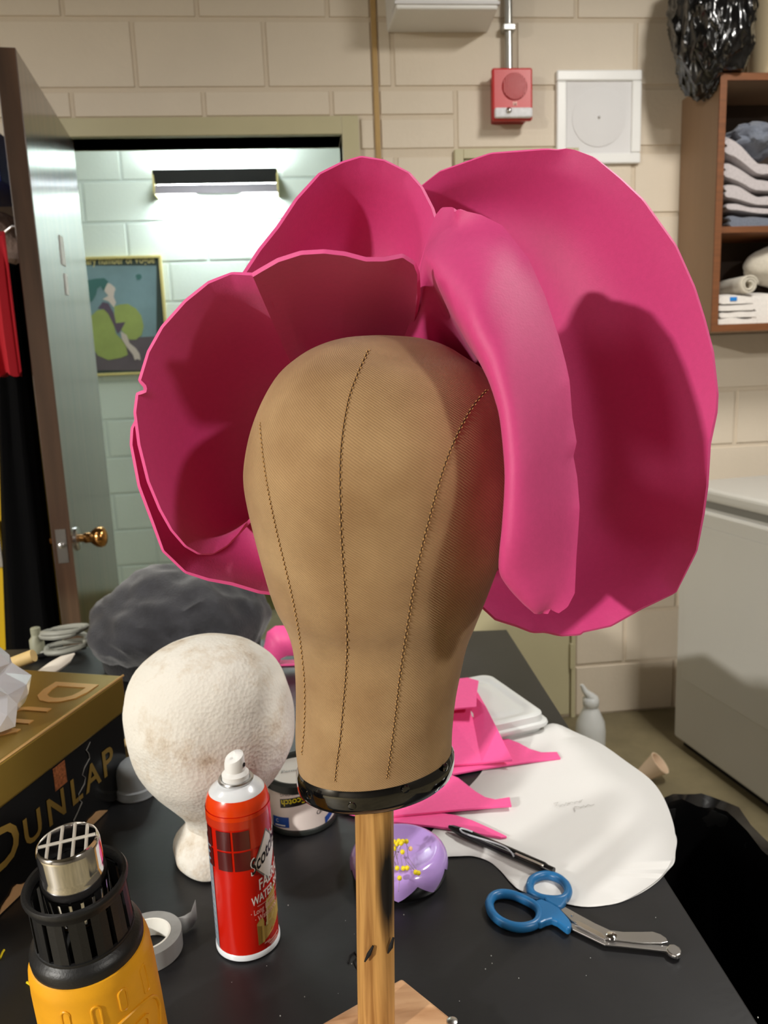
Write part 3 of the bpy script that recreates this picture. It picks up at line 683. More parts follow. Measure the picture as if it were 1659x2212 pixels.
# both garments hang on a hook on the shaded face of the door
hk = dpt(DLEN - .07, -DTH, 1.69)
t = thing('door_hook', 'metal hook on the shaded face of the wooden door', 'hook', hk)
MB().tube([(0, 0, .02), (-.02, 0, .02), (-.05, 0, .0), (-.06, 0, -.02), (-.055, 0, .02)], .004, 8).build('hook', 'steel', t, smooth=True)
def bw(z):
    k = (1.68 - z) / 1.0; a = -.655 - .09 * min(1, max(0, k * 1.4)) - .04 * k; return (a - .03, -.641 - .006 * k)
yh = ny + .052
tag(hanging(lambda z: (-.700 - .105 * min(1, max(0, (1.60 - z) / 1.0)) ** .8, -.655 - .004 * (1.6 - z)), .30, 1.62, yh, 'black_cloth', 'black_coat', '', 1.3, .040), 'long black garment hanging on the back of the open door', 'garment')
tag(hanging(lambda z: (-.700 - .012 * math.sin((1.66 - z) * 9), -.652), 1.365, 1.68, yh - .078, 'red_cloth', 'red_scarf', '', 2.1, .012), 'narrow red scarf hanging over the black garment behind the door', 'scarf')

# ================================================================ the table
ZT = .80
TFR = Vector((.397, 1.535, 0)); tx = Vector((-.9957, .0927, 0)); ty = Vector((-.048, -.9988, 0))
t = thing('work_table', 'black-topped work table with scratched surface', 'table', TFR + tx * .9 + ty * .6)
P = [TFR, TFR + tx * 1.83, TFR + tx * 1.83 + ty * 1.2, TFR + ty * 1.2]
MB().prism(P, ZT - .028, ZT).build('table_top', 'black_table', t, bevel=.0015, world=True)
Q = lambda a, b_: TFR + tx * a + ty * b_
for a, b_ in ((.10, .08), (1.73, .08), (.10, 1.12), (1.73, 1.12)):
    MB().prism([Q(a-.02, b_-.02), Q(a+.02, b_-.02), Q(a+.02, b_+.02), Q(a-.02, b_+.02)], .001, ZT - .028).build('leg', 'black_metal', t, world=True)
for (a0, b0, a1, b1) in ((.10, .08, 1.73, .08), (.10, 1.12, 1.73, 1.12), (.10, .08, .10, 1.12), (1.73, .08, 1.73, 1.12)):
    if a0 == a1: MB().prism([Q(a0-.012, b0), Q(a0+.012, b0), Q(a0+.012, b1), Q(a0-.012, b1)], ZT - .09, ZT - .028).build('apron', 'black_metal', t, world=True)
    else: MB().prism([Q(a0, b0-.012), Q(a1, b0-.012), Q(a1, b0+.012), Q(a0, b0+.012)], ZT - .09, ZT - .028).build('apron', 'black_metal', t, world=True)
def T(u, v, z=ZT): return onz(u, v, z)

# ---------------------------------------------------------------- wig block on its stand
BH = .020
base_c = T(813, 2215, ZT + BH)
AY = base_c.y
stand = thing('wig_block_stand', 'canvas covered wig block head on a wooden pole and base', 'wig stand', (base_c.x, base_c.y, ZT))
bk = T(868, 2112, ZT + BH); e1 = (T(985, 2206, ZT + BH) - bk).normalized(); e2 = (T(702, 2206, ZT + BH) - bk).normalized()
bl = .17
MB().prism([bk, bk + e1 * bl, bk + e1 * bl + e2 * bl, bk + e2 * bl], ZT + .0005, ZT + BH).build('base', 'base_wood', stand, bevel=.0025, world=True)
MB().lathe([(.0045, 0), (.0045, .001), (.003, .0018)], 14, None, T(977, 2207, ZT + BH)).build('screw', 'steel', stand, smooth=True, world=True)
ptop = ony(808, 1700, AY + .004)
ax = (ptop - base_c)
MB().lathe([(.0152, 0), (.0152, ax.length + .012)], 36, ax, base_c).build('pole', 'pole_wood', stand, smooth=True, world=True)
for (u, v, dx) in ((797, 2060, 9), (845, 2048, 6)):
    a_ = ony(u - dx, v + 18, AY - .0156); b2 = ony(u + dx, v - 16, AY - .0154)
    MB().tube([a_ + Vector((0, .0035 if dx == 6 else 0.0004, 0)), (a_ + b2)/2 + Vector((0, .002 if dx == 6 else 0, 0)), b2 + Vector((0, .0035 if dx == 6 else .0004, 0))], [.0006, .0018, .0008], 8).build('scorch_nick', 'gun_hole', stand, world=True)
ROWS = [(800,724.5,838,724.5,1.0),(742,730,905,730,1.0),(690,745,960,745,1.02),(645,769,1005,771,1.03),(600,808,1055,806,1.04),(565,865,1095,862,1.05),(540,930,1117,925,1.06),(527,995,1126,985,1.06),(526,1040,1125,1030,1.05),(534,1090,1117,1080,1.03),(548,1150,1102,1140,1.0),(567,1223,1080,1206,.98),(590,1298,1053,1280,.95),(617,1352,1031,1336,.92),(631,1401,1012,1384,.90),(636,1461,1000,1434,.88),(637,1530,987,1498,.86),(636,1600,980,1560,.84),(640,1640,978,1598,.83),(645,1672,977,1630,.82),(648,1703,973,1664,.82)]
def head_row(r_, k=1.0):
    L_ = ony(r_[0], r_[1], AY); R_ = ony(r_[2], r_[3], AY); c_ = (L_ + R_) / 2; h = (R_ - L_) / 2 * .985 * k
    d = Vector((-FW.x, -FW.y, 0)).normalized() * h.length * r_[4]
    # keep the depth vector perpendicular-ish to the tilted row; a touch of forward tilt low down
    return c_, h, d
NR = 90; NA = 96
def head_surf(k, phi, off=0):
    t_ = k * (len(ROWS) - 1); j = min(int(t_), len(ROWS) - 2); f_ = t_ - j
    def cm(i):
        p0, p1, p2, p3 = (ROWS[max(j-1,0)][i], ROWS[j][i], ROWS[j+1][i], ROWS[min(j+2,len(ROWS)-1)][i])
        return .5*((2*p1)+(p2-p0)*f_+(2*p0-5*p1+4*p2-p3)*f_*f_+(3*p1-p0-3*p2+p3)*f_**3)
    c_, h, d = head_row([cm(i) for i in range(5)])
    if off: h = h * (1 + off / h.length); d = d * (1 + off / d.length)
    s_ = .92 if False else 1
    return c_ + h * math.cos(phi) + d * math.sin(phi)
hb = MB(); rows = []
for i in range(NR + 1): rows.append([head_surf(i / NR, 2*PI*j/NA) for j in range(NA)])
hb.rings(rows)
# flatten nothing: plain loft; UVs in metres for the twill
head = hb.build('canvas_head', 'canvas', stand, smooth=True, world=True)
me = head.data; uvl = me.uv_layers.new(name='UVMap')
arc = [0]
for i in range(NR): arc.append(arc[-1] + (rows[i+1][NA*3//4] - rows[i][NA*3//4]).length)
nv = NA * (NR + 1)
for p in me.polygons:
    idx = [me.loops[li].vertex_index for li in p.loop_indices]; js = [v % NA for v in idx]; wrap = max(js) - min(js) > NA / 2
    for li, v in zip(p.loop_indices, idx):
        i = v // NA; j = v % NA
        if wrap and j < NA / 2: j += NA
        pan = (j * 8.0 / NA) % 1.0
        uvl.data[li].uv = (.09 * 2 * PI * j / NA * .72, arc[min(i, NR)])
k0 = 1 - 1.55 / (len(ROWS) - 1)
hbnd = MB(); rr = []
for i in range(7):
    kk = lerp(k0, 1.0, i / 6); of = (.0003, .0020, .0026, .0028, .0026, .0022, .0)[i]
    rr.append([head_surf(min(kk, 1.0), 2*PI*j/NA, of) for j in range(NA)])
band = hbnd.rings(rr, caps=False).build('neck_band', 'vinyl_black', stand, smooth=True, world=True)
bvh = BVHTree.FromPolygons(rows and [p for r_ in rows for p in r_], [(i*NA+j, i*NA+(j+1) % NA, (i+1)*NA+(j+1) % NA, (i+1)*NA+j) for i in range(NR) for j in range(NA)])
def on_head(u, v):
    h = bvh.ray_cast(CAM, ray(u, v).normalized()); return (h[0], h[1]) if h[0] is not None else (None, None)
def head_n(n_): return n_ if n_.dot(FW) < 0 else -n_
for (u, v) in ((673, 1714), (762, 1736), (873, 1700), (955, 1655)):
    h = bvh.ray_cast(CAM, ray(u, v).normalized())
    if h[0] is None: continue
    n_ = head_n(h[1]); MB().lathe([(.0032, 0), (.0028, .0009), (.0012, .0013)], 12, n_, h[0] + n_ * .0027).build('tack', 'vinyl_black', stand, smooth=True, world=True)
for pts, dark in (([(796,757),(776,800),(757,850),(746,900),(738,960),(735,1020),(736,1100),(739,1180),(744,1250),(748,1320),(750,1400),(747,1460),(742,1520),(736,1590),(728,1650),(724,1688)], True),
            ([(1052,842),(1020,880),(992,930),(968,985),(948,1045),(930,1110),(912,1180),(896,1250),(885,1320),(874,1390),(864,1460),(857,1520),(850,1580),(842,1640),(836,1682)], True),
            ([(562,915),(566,960),(572,1010),(580,1060),(590,1110),(601,1160),(613,1210),(625,1260),(636,1310),(645,1360),(652,1410),(658,1470),(659,1530),(657,1580),(652,1630)], False)):
    P2 = catmull([Vector((a, b_, 0)) for a, b_ in pts], 140); groove = []; st = MB()
    hits = []
    for q in P2:
        p, n_ = on_head(q.x, q.y)
        if p is not None: hits.append((p, head_n(n_)))
    g = MB().tube([p - n_ * .00015 for p, n_ in hits], .00055 if dark else .0003, 6).build('seam', 'thread_dark', stand, world=True)
    for i in range(0, len(hits) - 1):
        p, n_ = hits[i]; q_ = hits[i+1][0]; side = (q_ - p).normalized().cross(n_)
        z_ = .00055 * (1 if i % 2 else -1)
        st.tube([p + n_ * .0001 + side * z_, p.lerp(q_, .35) + n_ * .0007 + side * z_, p.lerp(q_, .7) + n_ * .0001 + side * z_], [.0003, .00045, .0003], 5)
    st.build('seam_stitching', 'thread_tan', g, world=True, kind='stuff')
    if False: pass

# ---------------------------------------------------------------- pink foam flower headdress
fl = thing('foam_flower_headdress', 'large pink foam petal headdress placed around the wig block', 'headdress', ony(820, 760, AY + .06))
def P3(l): return [Vector(p) for p in l]
def petal(label, rails, n=150, nk=20, thick=.0026, bulge=None, m='pink_foam', flare=0, tail=None):
    """rails: curves of (u, v, depth) from the cut rim to the base, resampled evenly and lofted"""
    R_ = []; smooth_rim = None
    for i, r_ in enumerate(rails):
        r_ = P3(r_)
        if i == 0:
            a = resample(r_, n); R_.append(a); smooth_rim = a
            for _ in range(6):
                w_ = 6; smooth_rim = [sum((smooth_rim[min(n-1, max(0, j+q))] for q in range(-min(w_, j, n-1-j), min(w_, j, n-1-j)+1)), Vector((0,0,0))) / (2*min(w_, j, n-1-j)+1) for j in range(n)]
        else: R_.append(resample(catmull(r_, 60), n))
    rows = []
    for kk in range(nk + 1):
        k = kk / nk; row = []
        for j in range(n):
            pts = [r_[j] for r_ in R_]; pts[0] = pts[0].lerp(smooth_rim[j], min(1, k / .10))
            if len(pts) == 2: q = pts[0].lerp(pts[1], k)
            else: q = catmull3(pts, k)
            s_ = j / (n - 1)
            if bulge: q = q + Vector((0, 0, bulge(s_) * 4 * k * (1 - k) if not callable(flare) else bulge(s_) * 4 * k * (1 - k)))
            if flare: q = q + Vector((0, 0, flare * max(0, 1 - k / .28) ** 2))
            row.append(atd(q.x, q.y, q.z))
        rows.append(row)
    if tail:      # runs on from the visible base to where the petal is glued to the head
        tl = resample(catmull(P3(tail), 60), n)
        for kk in range(1, 7): rows.append([rows[nk][j].lerp(atd(tl[j].x, tl[j].y, tl[j].z), kk / 6) for j in range(n)])
    o = MB().grid(rows).build('petal', m, fl, smooth=True, solid=thick, world=True, label=label)
    o.data.materials.append(MATS['pink_edge']); o.modifiers['solid'].material_offset_rim = 1
    e = o.modifiers.new('edge', 'EDGE_SPLIT'); e.split_angle = .7
    return o
def catmull3(P, k):
    kk = len(P); t_ = k * (kk - 1); j = min(int(t_), kk - 2); f_ = t_ - j
    p0, p1, p2, p3 = P[max(j-1,0)], P[j], P[j+1], P[min(j+2,kk-1)]
    return .5*((2*p1)+(p2-p0)*f_+(2*p0-5*p1+4*p2-p3)*f_*f_+(3*p1-p0-3*p2+p3)*f_**3)
petal('broad outer petal cupped behind the right side', [
    [(880,440,.635),(912,400,.632),(950,370,.625),(1060,331,.612),(1180,322,.60),(1212,324,.60),(1216,320,.60),(1240,323,.598),(1285,340,.592),(1340,385,.585),(1390,432,.578),(1460,530,.57),(1500,620,.566),(1522,690,.564),(1540,760,.562),(1550,850,.562),(1548,890,.563),(1533,960,.566),(1528,1050,.57),(1520,1110,.573),(1505,1190,.578),(1480,1240,.582),(1460,1280,.585),(1385,1315,.59),(1320,1352,.595),(1255,1366,.60),(1253,1371,.60),(1210,1373,.602),(1178,1365,.605),(1150,1366,.607),(1115,1352,.61),(1070,1338,.613),(1040,1310,.618),(1010,1270,.625)],
    [(960,560,.645),(1040,640,.65),(1100,780,.655),(1130,950,.655),(1115,1120,.65),(1060,1220,.64)]], n=200, nk=26, bulge=lambda s: .036, flare=.012, tail=[(900,745,.620),(960,765,.615),(1030,810,.612),(1075,900,.612),(1085,1000,.61),(1070,1120,.605),(1030,1210,.595)])
petal('tall rear petal above the left bowl', [
    [(518,604,.585),(560,540,.586),(600,490,.587),(640,430,.588),(690,375,.59),(740,350,.59),(780,338,.59),(830,346,.59),(884,373,.588),(912,405,.585),(935,450,.58),(945,482,.576),(938,520,.572),(915,570,.568),(895,620,.57)],
    [(600,650,.655),(660,680,.66),(740,690,.665),(820,700,.66),(880,700,.645),(900,690,.63)]], n=130, nk=20, bulge=lambda s: .030, flare=.010, tail=[(690,800,.612),(740,780,.615),(800,768,.615),(850,765,.612),(880,765,.61),(900,768,.605)])
petal('low petal peeking out below the left bowl', [
    [(315,870,.587),(285,925,.583),(283,960,.583),(300,1050,.583),(330,1130,.585),(352,1190,.587),(400,1236,.59),(450,1252,.592),(500,1261,.595),(560,1279,.60),(600,1284,.605)],
    [(480,900,.655),(520,1000,.65),(555,1080,.645),(585,1150,.635),(610,1220,.625)]], n=100, nk=16, bulge=lambda s: .018, tail=[(545,930,.662),(565,1020,.655),(592,1100,.632),(628,1180,.594),(648,1230,.583)])
petal('left bowl petal with a notched lip', [
    [(575,610,.488),(545,592,.490),(500,590,.498),(450,610,.502),(400,650,.507),(350,706,.513),(320,760,.518),(301,822,.522),(314,836,.523),(313,845,.524),(296,851,.525),(291,890,.527),(300,960,.532),(320,1040,.538),(345,1100,.543),(370,1145,.547),(400,1180,.551),(430,1197,.556),(460,1197,.562),(490,1180,.569),(515,1155,.576),(550,1112,.586)],
    [(655,835,.635),(610,870,.645),(580,920,.648),(565,980,.648),(560,1050,.64),(575,1110,.625)]], n=170, nk=24, bulge=lambda s: .026 + .014 * math.sin(PI * s), flare=.020, tail=[(690,850,.622),(650,890,.618),(625,940,.612),(610,1000,.608),(610,1060,.602),(625,1110,.596)])
petal('upper left petal with a wavy lip over the head', [
    [(880,735,.60),(898,690,.560),(905,640,.520),(904,590,.494),(895,568,.484),(870,552,.477),(830,560,.472),(790,560,.469),(745,548,.467),(700,543,.466),(650,546,.468),(600,562,.472),(565,582,.477),(545,594,.481)],
    [(890,770,.615),(850,762,.62),(800,762,.627),(740,772,.632),(680,795,.634),(645,825,.630)]], n=120, nk=22, bulge=lambda s: .004 + .010 * math.sin(PI * min(1, s * 1.1)) + .012 * max(0, (s - .6) / .4))
petal('rolled front petal beside the right of the head', [
    [(875,728,0.5780),(897,680,0.5660),(905,630,0.5560),(903,590,0.5505),(915,555,0.5417),(930,500,0.5359),(945,465,0.5310),(957,450,0.5262),(983,450,0.5181),(986,460,0.5102),(992,452,0.5022),(1040,466,0.4964),(1085,490,0.4903),(1140,560,0.4822),(1175,640,0.4770),(1205,730,0.4720),(1221,790,0.4690),(1228,820,0.4670),(1233,900,0.4670),(1243,955,0.4670),(1235,985,0.4670),(1244,1030,0.4670),(1250,1095,0.4670),(1243,1200,0.4720),(1240,1280,0.4770),(1225,1310,0.4780),(1205,1324,0.4790),(1190,1311,0.4790),(1183,1326,0.4790),(1165,1322,0.4800)],
    [(924,740,0.5680),(918,690,0.5520),(918,640,0.5340),(930,592,0.5142),(950,612,0.4953),(990,682,0.4754),(1020,727,0.4610),(1050,785,0.4560),(1070,840,0.4520),(1085,900,0.4510),(1095,1000,0.4510),(1095,1060,0.4520),(1090,1140,0.4560),(1085,1190,0.4610),(1084,1235,0.4690),(1100,1265,0.4740),(1130,1298,0.4800),(1152,1314,0.4850)],
    [(955,775,.605),(965,775,.608),(980,775,.612),(1000,785,.615),(1045,805,.612),(1105,860,.605),(1150,930,.60),(1168,1000,.595),(1172,1080,.59),(1162,1150,.582),(1146,1200,.572),(1138,1240,.562)]], n=220, nk=28, tail=[(940,795,.59),(965,800,.59),(1000,815,.59),(1035,845,.592),(1065,895,.594),(1085,960,.594),(1088,1020,.592),(1085,1090,.588),(1072,1160,.582),(1055,1230,.574)])

# ---------------------------------------------------------------- left side of the table
# gold lidded box
bc = Vector((-.258, 1.015, 0)); fdir = Vector((-.078, -.221, 0)).normalized(); bdir = Vector((fdir.y, -fdir.x, 0))
if bdir.x > 0: bdir = -bdir
LZ0, LZ1 = .912, .962
t = thing('shoe_box', 'black cardboard box with a gold lid lettered DUNLAP', 'box', bc + fdir * .2 + bdir * .16 + Vector((0, 0, ZT)))
def bq(a, b_, z): p = bc + fdir * a + bdir * b_; return Vector((p.x, p.y, z))
def obox(mb, a0, a1, b0, b1, z0, z1): return mb.add([bq(a0,b0,z0),bq(a1,b0,z0),bq(a1,b1,z0),bq(a0,b1,z0),bq(a0,b0,z1),bq(a1,b0,z1),bq(a1,b1,z1),bq(a0,b1,z1)], [(0,3,2,1),(4,5,6,7),(0,1,5,4),(1,2,6,5),(2,3,7,6),(3,0,4,7)])
BL, BWd = .40, .30
obox(MB(), .004, BL, .004, BWd, ZT + .001, LZ1 - .004).build('box_body', 'box_black', t, world=True, bevel=.002)
lid = obox(MB(), -.001, BL + .004, -.001, BWd + .004, LZ0, LZ1).build('lid', 'gold', t, world=True, bevel=.004, seg=3)
MB().tube([bq(-.001, -.0005, LZ1 - .0005), bq(BL + .004, -.0005, LZ1 - .0005)], .0016, 8).build('lid_edge', 'gold_edge', lid, world=True)
# embossed lettering on the lid, reading from the far end towards the camera
cur = .030
for ch, sz_ in (('D', .088), ('U', .066), ('N', .066), ('L', .066), ('A', .066), ('P', .066)):
    w_ = text_width(ch, sz_)
    o_ = bq(cur, .022 + .052, LZ1)
    tm = text_on(ch, sz_, o_, fdir, -bdir, .0007)
    b2 = text_on(ch, sz_, o_, fdir, -bdir, .0007)
    ob = tm.build('lid_letter', 'gold_edge', lid, world=True)
    md = ob.modifiers.new('solid', 'SOLIDIFY'); md.thickness = .0012; md.offset = 0
    cur += w_ + (.018 if ch == 'D' else .013)
# lettering and seal on the black front
zb = LZ0 - .066
cur = 0.0; word = [('D', .064), ('U', .046), ('N', .046), ('L', .046), ('A', .046), ('P', .050)]
pos_a = [.262, .210, .170, .126, .096, .060]
for (ch, sz_), a_ in zip(word, pos_a):
    tm = text_on(ch, sz_, bq(a_, .0038, zb), -fdir, (0, 0, 1), .0006)
    tm.build('front_letter', 'gold_dull', t, world=True)
MB().add([bq(.150, .0036, LZ0 - .032), bq(.128, .0036, LZ0 - .032), bq(.128, .0036, LZ0 - .004), bq(.150, .0036, LZ0 - .004), bq(.150, .0042, LZ0 - .032), bq(.128, .0042, LZ0 - .032), bq(.128, .0042, LZ0 - .004), bq(.150, .0042, LZ0 - .004)], [(0,1,2,3),(7,6,5,4),(0,1,5,4),(1,2,6,5),(2,3,7,6),(3,0,4,7)]).build('seal', 'copper', t, world=True)
random.seed(3)
MB().tube([bq(.078 + .006 * math.sin(i * 1.7) + i * .0035, .0030, LZ0 - .006 - i * .0065) for i in range(14)], [.0003 + .0007 * random.random() for i in range(14)], 5).build('crease', 'print_grey', t, world=True)
for i, (a0, a1, h) in enumerate(((.06, .12, .010), (.13, .20, .016), (.21, .26, .012))):
    n_ = 9; top = [bq(lerp(a0, a1, k / (n_-1)), .0028, ZT + .002 + h * (math.sin(PI * k / (n_-1)) ** .7) * (.75 + .5 * random.random())) for k in range(n_)]
    bot = [bq(lerp(a0, a1, k / (n_-1)), .0028, ZT + .0015) for k in range(n_)]
    MB().add(top + bot, [(k, k+1, n_+k+1, n_+k) for k in range(n_ - 1)]).build('torn_patch', 'box_brown', t, world=True, solid=.0012, label='torn brown cardboard patch')
# crumpled clear bag on the lid
def facet(p): return Vector((p.x, p.y, max(p.z, LZ1 + .001)))
gc = bq(.165, .150, LZ1)
tag(blob((gc.x + .008, gc.y - .01, LZ1 + .042), (.100, .085, .058), 6.3, .34, 1.5, 3, facet).build('clear_bag', 'bag_clear'), 'crumpled translucent plastic bag lying on the gold box lid', 'bag')

# grey furry hat and its dark underside
hc = Vector((-.262, 1.50, ZT))
t = thing('fur_hat', 'slouchy grey fur hat with black band behind white foam head', 'hat', hc)
zt_ = ony(370, 1246, 1.5).z
def hatf(p):
    d = 1 + .10 * noise.noise(p * 9) + .05 * noise.noise(p * 22)
    fold = .018 * max(0, math.sin((p.x + .35 * p.z) * 42 + 1.0)) if p.x > .0 and p.z > .05 else 0
    return Vector((p.x * d, p.y * d, p.z * d - fold))
bl_ = blob((.005, 0, .088), (.162, .15, .100), 1.7, .10, 1.5, 5, None).xf(lambda p: hatf(Vector((p.x, p.y, max(p.z, .02)))))
bl_.build('crown', 'grey_fur', t, smooth=True)
MB().lathe([(.130, .001), (.146, .004), (.150, .03), (.142, .045), (.12, .05)], 48).xf(lambda p: Vector((p.x * 1.02, p.y * .9, p.z))).build('band', 'black_felt', t, smooth=True)
MB().lathe([(.045, .0), (.05, .006), (.05, .06), (.03, .075)], 20, None, (.02, -.20, .001)).xf(lambda p: p).build('tail', 'black_felt', t, smooth=True)

# white foam head
fcx = ony(456, 1575, .842); fc = Vector((fcx.x, .842, ZT)); fsc = .925
fh = thing('wig_mannequin', 'stained white foam wig head on a flared neck', 'foam head', fc)
prof = [(.050, .0005), (.057, .004), (.0585, .014), (.056, .026), (.048, .038), (.041, .047), (.040, .056), (.045, .070), (.056, .086), (.070, .104), (.083, .124), (.092, .146), (.0965, .168), (.0975, .188), (.095, .210), (.087, .234), (.073, .256), (.052, .272), (.028, .281), (.006, .284)]
pr2 = [(p.x, p.y) for p in catmull([Vector((a, b_, 0)) for a, b_ in prof], 60)]
def fw_(p):
    n_ = .0022 * noise.noise(p * 34) + .0035 * noise.noise(p * 11)
    r_ = Vector((p.x, p.y, 0)); rl = max(r_.length, .001); low = p.z < .045
    k = 1 + (n_ * (1.8 if low else 1)) / rl
    return Vector((p.x * k + .10 * max(0, .15 - p.z) * 0, p.y * k * .98, p.z))
MB().lathe([(a * .955, b_ * fsc) for a, b_ in pr2], 64).xf(fw_).build('head', 'foam_white', fh, smooth=True)

# spray can
cc = T(530, 2080) + Vector((0, .031, 0)); cc = Vector((cc.x + .001, cc.y, ZT))
can = thing('spray_can', 'red aerosol can of fabric water shield with white spray cap', 'spray can', cc)
can.scale = (.905, .905, .935); CR = .0338
CH = .160      # height of the straight body
# where the camera stands seen from the can: angle of the front
a_cam = math.atan2(-cc.y, -cc.x)
def cyl(a, z, r=CR): return Vector((r * math.cos(a), r * math.sin(a), z))
MB().lathe([(CR - .003, .0005), (CR - .0005, .002), (CR - .0005, CH + .001)], 64).build('body', 'can_red', can, smooth=True)
MB().lathe([(CR - .001, .0008), (CR + .0008, .002), (CR + .0008, .006), (CR - .0004, .0075)], 64, caps=False).build('bottom_rim', 'can_white', can, smooth=True)
MB().lathe([(CR - .0006, CH - .001), (CR - .0010, CH + .005), (.0312, CH + .0105), (.0290, CH + .0145)], 64, caps=False).build('label_shoulder', 'can_orange', can, smooth=True)
MB().lathe([(.0292, CH + .0138), (.0286, CH + .0150), (.0255, CH + .0180), (.0215, CH + .0210), (.0175, CH + .0235), (.015, CH + .0245)], 64).build('shoulder', 'can_white', can, smooth=True)
MB().lathe([(.0150, CH - .0095 + .0325), (.0180, CH - .0095 + .0335), (.0186, CH - .0095 + .0350), (.0176, CH - .0095 + .0364), (.0150, CH - .0095 + .0358)], 40, caps=False).build('crimp_ring', 'steel', can, smooth=True)
cap = MB().rings([[Vector((r_ * math.cos(2*PI*j/32), r_ * math.sin(2*PI*j/32), h + (.0035 * math.cos(2*PI*j/32 - a_cam - 2.2) if h > CH + .04 else 0))) for j in range(32)] for r_, h in ((.0142, CH+.024), (.0142, CH+.0315), (.0128, CH+.033), (.0108, CH+.035), (.0105, CH+.0455), (.0095, CH+.049), (.006, CH+.0505), (.001, CH+.0508))]).build('spray_cap', 'white_plastic', can, smooth=True)
an = a_cam + 1.05
MB().lathe([(.0022, -.0006), (.0022, .0006), (.0008, .0004)], 12, (math.cos(an), math.sin(an), 0), (.0107*math.cos(an), .0107*math.sin(an), CH + .0415)).build('nozzle_hole', 'gun_hole', cap)
def decal(name, a0, a1, z0, z1, m, lift=.0002, n=10, par=None, sl=0):
    """printed patch on the can between angles (measured from the camera side, + to the right in view) and heights"""
    rows = []
    for i in range(2):
        z = z0 if i == 0 else z1
        rows.append([cyl(a_cam + lerp(a0, a1, j / n), z + sl * (lerp(a0, a1, j / n)), CR + lift) for j in range(n + 1)])
    return MB().grid(rows).build(name, m, par or can, smooth=True)
# angles: + is to the right of the can as seen from the camera
decal('label_band', -2.2, 2.2, CH - .012, CH + .0005, 'can_orange', .00012, 40)
decal('side_panel', -2.1, -1.12, .008, CH - .03, 'can_silver', .00014)
for k in range(14): decal('side_line', -1.7, -1.2, .014 + k * .0078, .0162 + k * .0078, 'print_line', .00025)
for i, (a0, a1) in enumerate(((-1.32, -1.02), (-.80, -.32), (-.24, .26))):
    for z0, z1 in ((CH - .035, CH - .0145), (CH - .0575, CH - .037)): decal('plaid_square', a0, a1, z0, z1, 'can_dark', .0002)
decal('plaid_band', -1.35, 2.0, CH - .0125, CH - .004, 'can_plaid', .0002, 30)
decal('plaid_band', .28, 2.0, CH - .036, CH - .0045, 'can_plaid', .00016, 20)
def can_text(s_, size, a0, z, m, lift=.0005, sx=1.0, slope=0, name='lettering', sy=1.0):
    a0 -= .12
    vs_, fs = text_mesh(s_, size); b = MB()
    b.add([cyl(a_cam + a0 + v.x * sx / CR, z + v.y * sy + slope * v.x, CR + lift) for v in vs_], fs); return b.build(name, m, can)
b_ = MB(); rows = []
# white diamond behind the brand lettering
zc, ac = CH - .050, .86
dia = [(-.52, 0), (0, .026), (.52, 0), (0, -.026)]
for s_, m_, lf in ((1.12, 'print_grey', .00028), (1.0, 'print_white', .00038)):
    b_ = MB(); n_ = 16; up_, dn_ = [], []
    for i in range(n_ + 1):
        k = -1 + 2 * i / n_; hgt = .026 * s_ * (1 - abs(k)); up_.append(cyl(a_cam + ac + k * .52 * s_, zc + hgt + .006 * k, CR + lf)); dn_.append(cyl(a_cam + ac + k * .52 * s_, zc - hgt + .006 * k, CR + lf))
    b_.grid([up_, dn_]).build('logo_diamond', m_, can)
can_text('Scotchgard', .0225, .34, CH - .066, 'print_white', .00050, .56, .42, sy=1.1)
can_text('Scotchgard', .0205, .365, CH - .0650, 'print_black', .00062, .61, .39, sy=1.1)
can_text('FABRIC', .0165, .56, CH - .0835, 'print_white', .0005, .64, .14)
can_text('WATER SHIELD', .0130, .30, CH - .0985, 'print_white', .0005, .62, .14)
decal('rule', .35, 2.0, CH - .1020, CH - .1014, 'print_pink', .0004, 14, sl=.0034)
can_text('· Long Lasting', .0086, .24, CH - .1100, 'print_pink', .0005, .7, .12)
can_text('· Waterproof', .0086, .36, CH - .1175, 'print_pink', .0005, .7, .12)
# picture of an armchair
def can_poly(name, pts, m, lf):
    b = MB(); b.add([cyl(a_cam + a, z, CR + lf) for a, z in pts], [tuple(range(len(pts)))]); return b.build(name, m, can)
can_poly('chair_seat', [(.42, .017), (.62, .0195), (.85, .0235), (1.1, .029), (1.35, .034), (1.35, .050), (1.1, .044), (.85, .038), (.64, .033), (.44, .036)], 'chair_gold', .00035)
can_poly('chair_arm', [(.30, .016), (.52, .017), (.54, .040), (.50, .045), (.38, .044), (.29, .040)], 'chair_gold', .00045)
can_poly('chair_arm_front', [(.305, .0165), (.40, .0165), (.41, .036), (.30, .038)], 'chair_dark', .0005)
can_poly('chair_back', [(.66, .032), (.85, .038), (1.1, .046), (1.12, .073), (.92, .068), (.70, .061)], 'chair_gold', .0004)
can_poly('chair_back_edge', [(.62, .034), (.68, .034), (.72, .061), (.70, .064), (.66, .060)], 'chair_light', .00048)
can_poly('chair_cushion', [(.60, .033), (.85, .038), (1.15, .046), (1.15, .050), (.85, .044), (.60, .037)], 'chair_light', .0005)
for a0, a1, z0 in ((.50, .72, .0125), (.62, 1.15, .0108), (.68, 1.05, .0082), (.74, 1.2, .0060)): decal('small_print', a0, a1, z0, z0 + .0011, 'print_pink', .0005, 6, sl=.004)

